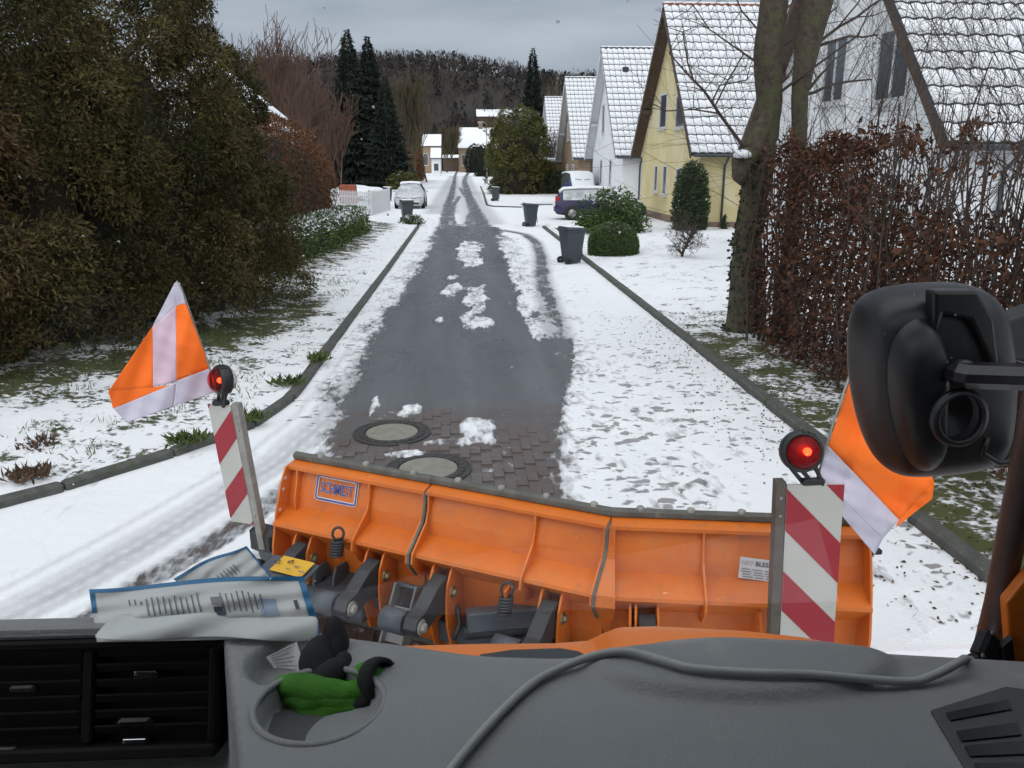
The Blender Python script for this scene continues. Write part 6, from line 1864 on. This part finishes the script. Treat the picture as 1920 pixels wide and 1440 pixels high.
# --- right windscreen pillar and door edge
m = MB(); pp = [Py(1846, 1232, 1.16), Py(1872, 1130, 1.13), Py(1900, 985, 1.08), Py(1935, 820, 1.02), Py(1990, 560, .93)]
M['pillar'] = pm('rusty_brown_pillar', (.10, .060, .048), (.075, .046, .038), 8, .45, .1, 90)
m = MB(); m.tube(pp, [.021] * 5, 12); m.build('windscreen_pillar', M['pillar'], tk)
m = MB(); q = [Py(a, b, 1.06) for a, b in ((1888, 1130), (1960, 1040), (1990, 1330), (1900, 1300))]; m.prism(q, (0, .02, 0)); m.build('door_edge', M['bonnet'], tk, bevel=.004)
m = MB(); q = [Py(a, b, 1.045) for a, b in ((1878, 1215), (1900, 1195), (1912, 1300), (1905, 1380))]; m.prism(q, (0, .012, 0)); m.build('door_seal', M['black'], tk, bevel=.003)
# --- cab shell behind and above the camera
def wall(c, size, name, mat='cabtrim'):
    m = MB(); m.box(c, size); return m.build(name, M[mat], tk)
wall((-.14, -.08, 3.52), (2.4, 1.75, .05), 'cab_roof'); wall((-.14, -.95, 2.4), (2.4, .05, 2.25), 'cab_rear_wall')
wall((-1.31, .13, 1.72), (.05, 2.1, 1.0), 'door_panel'); wall((1.03, .13, 1.72), (.05, 2.1, 1.0), 'door_panel')
wall((-1.31, -.65, 2.85), (.05, .55, 1.3), 'cab_corner_or_window_blank'); wall((1.03, -.02, 2.86), (.05, 1.8, 1.27), 'cab_corner_or_window_blank')  # right one runs solid over the side window, added to block windscreen reflections
wall((-.14, -.1, 1.25), (2.4, 1.7, .05), 'cab_floor'); wall((-.14, .78, 3.34), (2.4, .06, .34), 'roof_header')
wall((-.22, 1.20, 1.46), (2.2, .04, .66), 'scuttle', 'dash_dk')
wall((-.22, .30, 1.62), (2.2, .04, .6), 'dashboard_front', 'dash_dk')
m = MB(); m.tube([(-1.28, 1.2, 1.97), (-1.28, .76, 3.2)], .04, 10); m.build('left_pillar', M['cabtrim'], tk)

# --- mirror
YM = 1.28
out = [(1628, 562), (1660, 543), (1720, 533), (1800, 529), (1842, 538), (1868, 570), (1880, 640), (1886, 720), (1880, 800), (1868, 858), (1820, 878), (1750, 886), (1690, 890), (1662, 884), (1638, 845), (1618, 780), (1607, 710), (1606, 630), (1614, 588)]
cx_, cy_ = 1742, 708
def layer(k, y, sx=0, sy=0): return [Py(cx_ + (a - cx_) * k + sx, cy_ + (b - cy_) * k + sy, YM) + Vector((0, y, 0)) for a, b in out]
layers = [layer(.55, -.075), layer(.78, -.070), layer(.93, -.052), layer(1.0, -.015), layer(1.0, .03), layer(.94, .062), layer(.70, .075)]
m = MB(); n = len(out); vs = [p for l in layers for p in l]; fs = [tuple(range(n)), tuple(range(len(vs) - 1, len(vs) - n - 1, -1))]
for i in range(len(layers) - 1):
    for j in range(n): fs.append((i * n + j, (i + 1) * n + j, (i + 1) * n + (j + 1) % n, i * n + (j + 1) % n))
# hollow the middle of the back: a shell bulge on the left, a flat shelf on top right
vs2 = []
for p in vs:
    vs2.append(p)
m.raw(vs2, [f[::-1] for f in fs], 0, True); mr = m.build('wing_mirror', M['black'], tk, sub=2)
lb = [(1640, 590), (1690, 566), (1720, 590), (1738, 660), (1728, 760), (1736, 850), (1700, 872), (1660, 850), (1632, 760), (1622, 660)]
c2x = sum(q[0] for q in lb) / len(lb); c2y = sum(q[1] for q in lb) / len(lb)
L2 = [[Py(c2x + (a - c2x) * k, c2y + (b - c2y) * k, YM) + Vector((0, y, 0)) for a, b in lb] for k, y in ((.35, -.108), (.72, -.098), (.95, -.072), (1.02, -.04))]
m = MB(); n = len(lb); vs = [p for l in L2 for p in l]; fs = [tuple(range(n - 1, -1, -1))]
for i in range(len(L2) - 1):
    for j in range(n): fs.append((i * n + j, i * n + (j + 1) % n, (i + 1) * n + (j + 1) % n, (i + 1) * n + j))
m.raw(vs, fs, 0, True); m.build('housing_bulge', M['black'], mr, sub=2)
lb = [(1752, 545), (1835, 545), (1866, 600), (1876, 690), (1868, 705), (1820, 600), (1770, 590), (1752, 640)]
m = MB(); m.prism([Py(a, b, YM - .085) for a, b in lb], (0, .03, 0)); m.build('housing_shelf', M['black'], mr, bevel=.012)
rc = Py(1795, 782, YM - .115)
m = MB(); m.lathe([(.040, .012), (.047, .010), (.048, .0), (.044, -.006), (.040, -.004), (.037, .012)], rc, (.05, -1, .1), 32, close=True); m.build('socket_ring', M['black'], mr)
m = MB(); m.lathe([(.040, 0), (.001, -.01)], rc + Vector((0, .02, 0)), (.05, -1, .1), 24); m.build('socket_cup', M['blackgloss'], mr)
m = MB(); m.bbox(Py(1870, 705, YM - .12), (.16, .05, .038), .012, R=Matrix.Rotation(.05, 3, 'Y')); m.build('mirror_arm', M['blackgloss'], mr)
m = MB(); m.lathe([(.020, -.012), (.023, 0), (.020, .010), (.001, .012)], Py(1806, 700, YM - .112), (0, -1, .3), 20); m.build('arm_joint', M['black'], mr)
m = MB(); m.prism([Py(a, b, YM - .02) for a, b in ((1878, 606), (1960, 575), (1960, 690), (1880, 672))], (0, .05, 0)); m.build('mirror_bracket', M['black'], mr, bevel=.006)
m = MB(); m.tube([Py(1850, 820, YM - .1), Py(1842, 850, YM - .1), Py(1870, 868, YM - .09), Py(1905, 866, YM - .08), Py(1960, 850, YM - .07)], .005, 8); m.build('mirror_cable', M['black'], mr)

# ================================================================== THINGS ON THE DASHBOARD
# grey cable
cp = [(800, 1500), (850, 1432), (905, 1372), (960, 1318), (1010, 1276), (1060, 1250), (1120, 1236), (1180, 1236), (1240, 1252), (1300, 1267), (1400, 1273), (1500, 1274), (1600, 1274), (1700, 1271), (1760, 1262), (1812, 1243)]
m = MB(); P_ = [Pz(a, b, ZD + .014) for a, b in cp]
sm_ = []
for i in range(len(P_) - 1):
    p0, p1, p2, p3 = P_[max(i - 1, 0)], P_[i], P_[i + 1], P_[min(i + 2, len(P_) - 1)]
    for k in range(6):
        t = k / 6; sm_.append(.5 * ((2 * p1) + (p2 - p0) * t + (2 * p0 - 5 * p1 + 4 * p2 - p3) * t * t + (3 * p1 - p0 - 3 * p2 + p3) * t ** 3))
hz3 = np.array([dz((p.x, p.y)) for p in sm_]); hz3 = np.maximum(hz3, ZD - .004)
hz3 = np.convolve(np.pad(hz3, 5, 'edge'), np.ones(11) / 11, 'valid')
sm_ = [Vector((p.x, p.y, h + .0075 + (.016 * max(0, (i - len(sm_) + 10) / 10)))) for i, (p, h) in enumerate(zip(sm_, hz3))]
sm_ += [Py(1822, 1238, 1.045), Py(1838, 1229, 1.052)]
m.tube(sm_, .0056, 10); o = m.build('cable', M['cable']); tag(o, 'thick grey cable lying across the dashboard to the black connector', 'cable')
cn = thing('connector', 'black square plug box at the right end of the dashboard cable', 'connector', Py(1853, 1216, 1.06))
c = Py(1853, 1216, 1.06); RC = Matrix.Rotation(math.radians(38), 3, 'Y') @ Matrix.Rotation(math.radians(-25), 3, 'X')
m = MB(); m.bbox(c, (.048, .026, .048), .006, R=RC); m.build('box', M['black'], cn)
for a, b in ((-1, -1), (1, -1), (1, 1), (-1, 1)):
    p = c + RC @ Vector((a * .020, -.0135, b * .020)); m = MB(); m.lathe([(.0035, 0), (.003, .002), (.001, .002)], p, RC @ Vector((0, -1, 0)), 10); m.build('screw', M['galv'] if a < 0 else M['blackgloss'], cn)
m = MB(); m.cyl(Py(1812, 1243, 1.045) , Py(1838, 1230, 1.05), .010, 12); m.build('cable_gland', M['black'], cn)

# two printed plastic packets
def packet(label, corners, depth0, depth1, n=26, bulge=.012, seed=0, border=('t', 'r'), prints=True, bw=.055):
    """corners px: TL TR BR BL; the sheet leans back against the windscreen"""
    c = [np.array(q, float) for q in corners]
    t = thing('plastic_packet', label, 'packet', Py(corners[3][0], corners[3][1], depth0), 0, 'plastic packets on the dashboard')
    def pt(u, v, lift=0.0):
        q = (c[0] * (1 - u) + c[1] * u) * (1 - v) + (c[3] * (1 - u) + c[2] * u) * v
        y = depth1 * (1 - v) + depth0 * v
        w = bulge * math.sin(math.pi * u) * math.sin(math.pi * min(v * 1.2, 1)) + .003 * math.sin(u * 17 + v * 6 + seed) + .002 * math.sin(v * 23 + u * 9)
        q = q + np.array([0, 4 * math.sin(u * 6.1 + seed) * (1 - v)])
        p = Py(q[0], q[1], y)
        d = (Vector((0, 0, EYE)) - p).normalized()
        return p + d * (w + lift)
    g = np.linspace(0, 1, n + 1)
    P_ = np.array([tuple(pt(u, v)) for v in g for u in g])
    bag = np_mesh('film', P_, grid_faces(n + 1, n + 1), M['bagwhite'], smooth=True, parent=t)
    md = bag.modifiers.new('solid', 'SOLIDIFY'); md.thickness = .0008; md.offset = 0
    def strip(u0, u1, v0, v1, mat, name, k=12, lift=.0012, par=None):
        uu, vv = np.linspace(u0, u1, k + 1), np.linspace(v0, v1, 3)
        if abs(v1 - v0) > abs(u1 - u0): uu, vv = np.linspace(u0, u1, 3), np.linspace(v0, v1, k + 1)
        Q_ = np.array([tuple(pt(u, v, lift)) for v in vv for u in uu])
        return np_mesh(name, Q_, grid_faces(len(vv), len(uu)), M[mat], smooth=True, parent=par or t)
    if 't' in border: strip(0, 1, -.005, bw, 'blueplastic', 'blue_edge', 24)
    if 'r' in border: strip(1 - bw * .42, 1.003, 0, 1, 'blueplastic', 'blue_edge', 16, .0014)
    if 'l' in border: strip(-.003, bw * .3, 0, .45, 'blueplastic', 'blue_edge', 12, .0014)
    return t, pt, strip
pk2, pt2, st2 = packet('blue edged white plastic packet standing behind the front one', [(325, 1082), (462, 1020), (512, 1084), (400, 1150)], 1.075, 1.13, bulge=.006, seed=2, bw=.06)
for k in range(8): st2(.30 + k * .055, .312 + k * .055, .42 - .018 * k, .66 - .018 * k, 'inkgrey', 'print_line', 3, .002)
pk1, pt1, st1 = packet('wide blue edged white plastic packet with rows of print on the dashboard', [(168, 1102), (568, 1078), (604, 1196), (182, 1204)], 1.012, 1.085, bulge=.016, seed=1, border=('t', 'r', 'l'), bw=.065)
rng = np.random.default_rng(8)
for k in range(24):
    u = .17 + k * .0262
    if 13 <= k <= 15: continue
    a, b = .24 + rng.uniform(-.03, .04), .60 + rng.uniform(-.08, .0)
    if k < 3: b = .34
    st1(u, u + .007, a, b, 'inkgrey', 'print_line', 4, .002)
st1(.545, .60, .30, .42, 'inkgrey', 'print_block', 3, .002); st1(.55, .60, .46, .60, 'inkdark', 'print_block', 3, .002)
M['paleblue'] = pm('pale_blue_print', (.36, .47, .62), None, 4, .4)
st1(.76, .84, .36, .62, 'paleblue', 'print_patch', 4, .0016)
st1(.922, .940, .38, .52, 'inkdark', 'hang_hole', 3, .002)
# folded lower flap of the packet
m = MB(); pts = []
for v, dy in ((0, .0), (.35, -.016), (.7, -.028), (1, -.034)):
    for u in np.linspace(0, 1, 15):
        q = np.array((215, 1150)) * (1 - u) + np.array((598, 1152)) * u; y0 = 1.035 + dy
        p = Py(q[0] - 45 * v * (1 - u), q[1] + v * 48 + 4 * math.sin(u * 9), y0 + .006 * math.sin(u * 11 + v * 3) + .003 * math.sin(u * 29 + v * 9)); pts.append(tuple(p))
o = np_mesh('lower_flap', np.array(pts), grid_faces(4, 15), M['bagwhite'], smooth=True, parent=pk1)
md = o.modifiers.new('solid', 'SOLIDIFY'); md.thickness = .001
md = o.modifiers.new('sub', 'SUBSURF'); md.levels = 1; md.render_levels = 1

# pair of work gloves in the tray
gl = thing('work_gloves', 'crumpled green and black work gloves in the round dashboard tray', 'gloves', (cc.x, cc.y, ZD - .03))
def blob(path, rad, mat, name='finger', n=12, par=gl, sub=1, amp=.0):
    m = MB(); P_, R_ = [], []
    for i in range(len(path) - 1):
        for k in range(4):
            t = k / 4; P_.append(path[i].lerp(path[i + 1], t)); R_.append(rad[i] * (1 - t) + rad[i + 1] * t)
    P_.append(path[-1]); R_.append(rad[-1])
    d0_ = (P_[0] - P_[1]).normalized(); d1_ = (P_[-1] - P_[-2]).normalized()
    P_ = [P_[0] + d0_ * R_[0] * .9, P_[0] + d0_ * R_[0] * .55] + P_ + [P_[-1] + d1_ * R_[-1] * .55, P_[-1] + d1_ * R_[-1] * .9]
    R_ = [R_[0] * .25, R_[0] * .75] + R_ + [R_[-1] * .75, R_[-1] * .25]
    m.tube(P_, R_, n)
    if amp:
        a = np.array(m.v); nn = fbm(a[:, 0] * 60, a[:, 1] * 60 + a[:, 2] * 45, 6, 3) - .5
        c0_ = a.mean(0); a = a + (a - c0_) / np.linalg.norm(a - c0_, axis=1, keepdims=True) * nn[:, None] * amp
        m.v = [tuple(q) for q in a]
    return m.build(name, M[mat], par, sub=sub)
def g_(px, py, y): return Py(px, py, y)
blob([g_(560, 1318, .925), g_(610, 1330, .915), g_(660, 1308, .92)], [.026, .034, .026], 'green', 'glove_palm', 18, amp=.024)
for k in range(4):
    blob([g_(516 + 12 * k, 1296 + 18 * k, .920 - .006 * k), g_(545 + 13 * k, 1284 + 23 * k, .912 - .007 * k), g_(592 + 8 * k, 1296 + 20 * k, .904 - .006 * k), g_(648 + 4 * k, 1304 + 13 * k, .906 - .004 * k), g_(692, 1290 + 8 * k, .915)], [.012, .017, .020, .018, .014], 'green', 'glove_finger', 14, amp=.014)
blob([g_(680, 1258, .93), g_(700, 1262, .925), g_(708, 1290, .915)], [.014, .016, .012], 'green', 'glove_cuff', 12, amp=.004)
m = MB(); m.lathe([(.022, -.012), (.028, -.010), (.030, .0), (.028, .012), (.022, .012)], g_(708, 1275, .92), (.8, -.5, .35), 20, close=True); m.build('cuff_band', M['blackknit'], gl)
blob([g_(628, 1172, 1.0), g_(634, 1205, .985), g_(625, 1240, .965)], [.014, .017, .017], 'blackknit')
blob([g_(600, 1215, .975), g_(592, 1240, .955), g_(605, 1275, .935)], [.020, .026, .024], 'blackknit')
blob([g_(645, 1235, .955), g_(640, 1255, .94), g_(618, 1280, .925)], [.012, .014, .014], 'blackknit')
blob([g_(635, 1255, .94), g_(612, 1272, .925), g_(585, 1285, .925)], [.019, .021, .017], 'blackknit')
blob([g_(665, 1330, .895), g_(640, 1340, .893), g_(690, 1310, .90)], [.012, .014, .010], 'blackknit')
blob([g_(492, 1342, .925), g_(508, 1340, .92)], [.011, .011], 'dash_dk', 'glove_strap')
A = [g_(499, 1232, .955), g_(556, 1203, .965), g_(576, 1265, .935), g_(540, 1255, .945), g_(514, 1252, .948)]
m = MB(); m.raw(A, [(0, 4, 3, 2, 1)]); m.build('wash_label', M['paper'], gl, solid=.0008)
m = MB()
for k in range(6):
    a_, b_ = A[0].lerp(A[4], k / 6 + .1), A[1].lerp(A[2], k / 6 + .08); d_ = (b_ - a_)
    m.tube([a_ + d_ * .12 + Vector((0, -.0018, .0012)), a_ + d_ * (.80 - .1 * (k % 2)) + Vector((0, -.0018, .0012))], .00055, 4)
m.build('label_print', M['inkgrey'], gl)
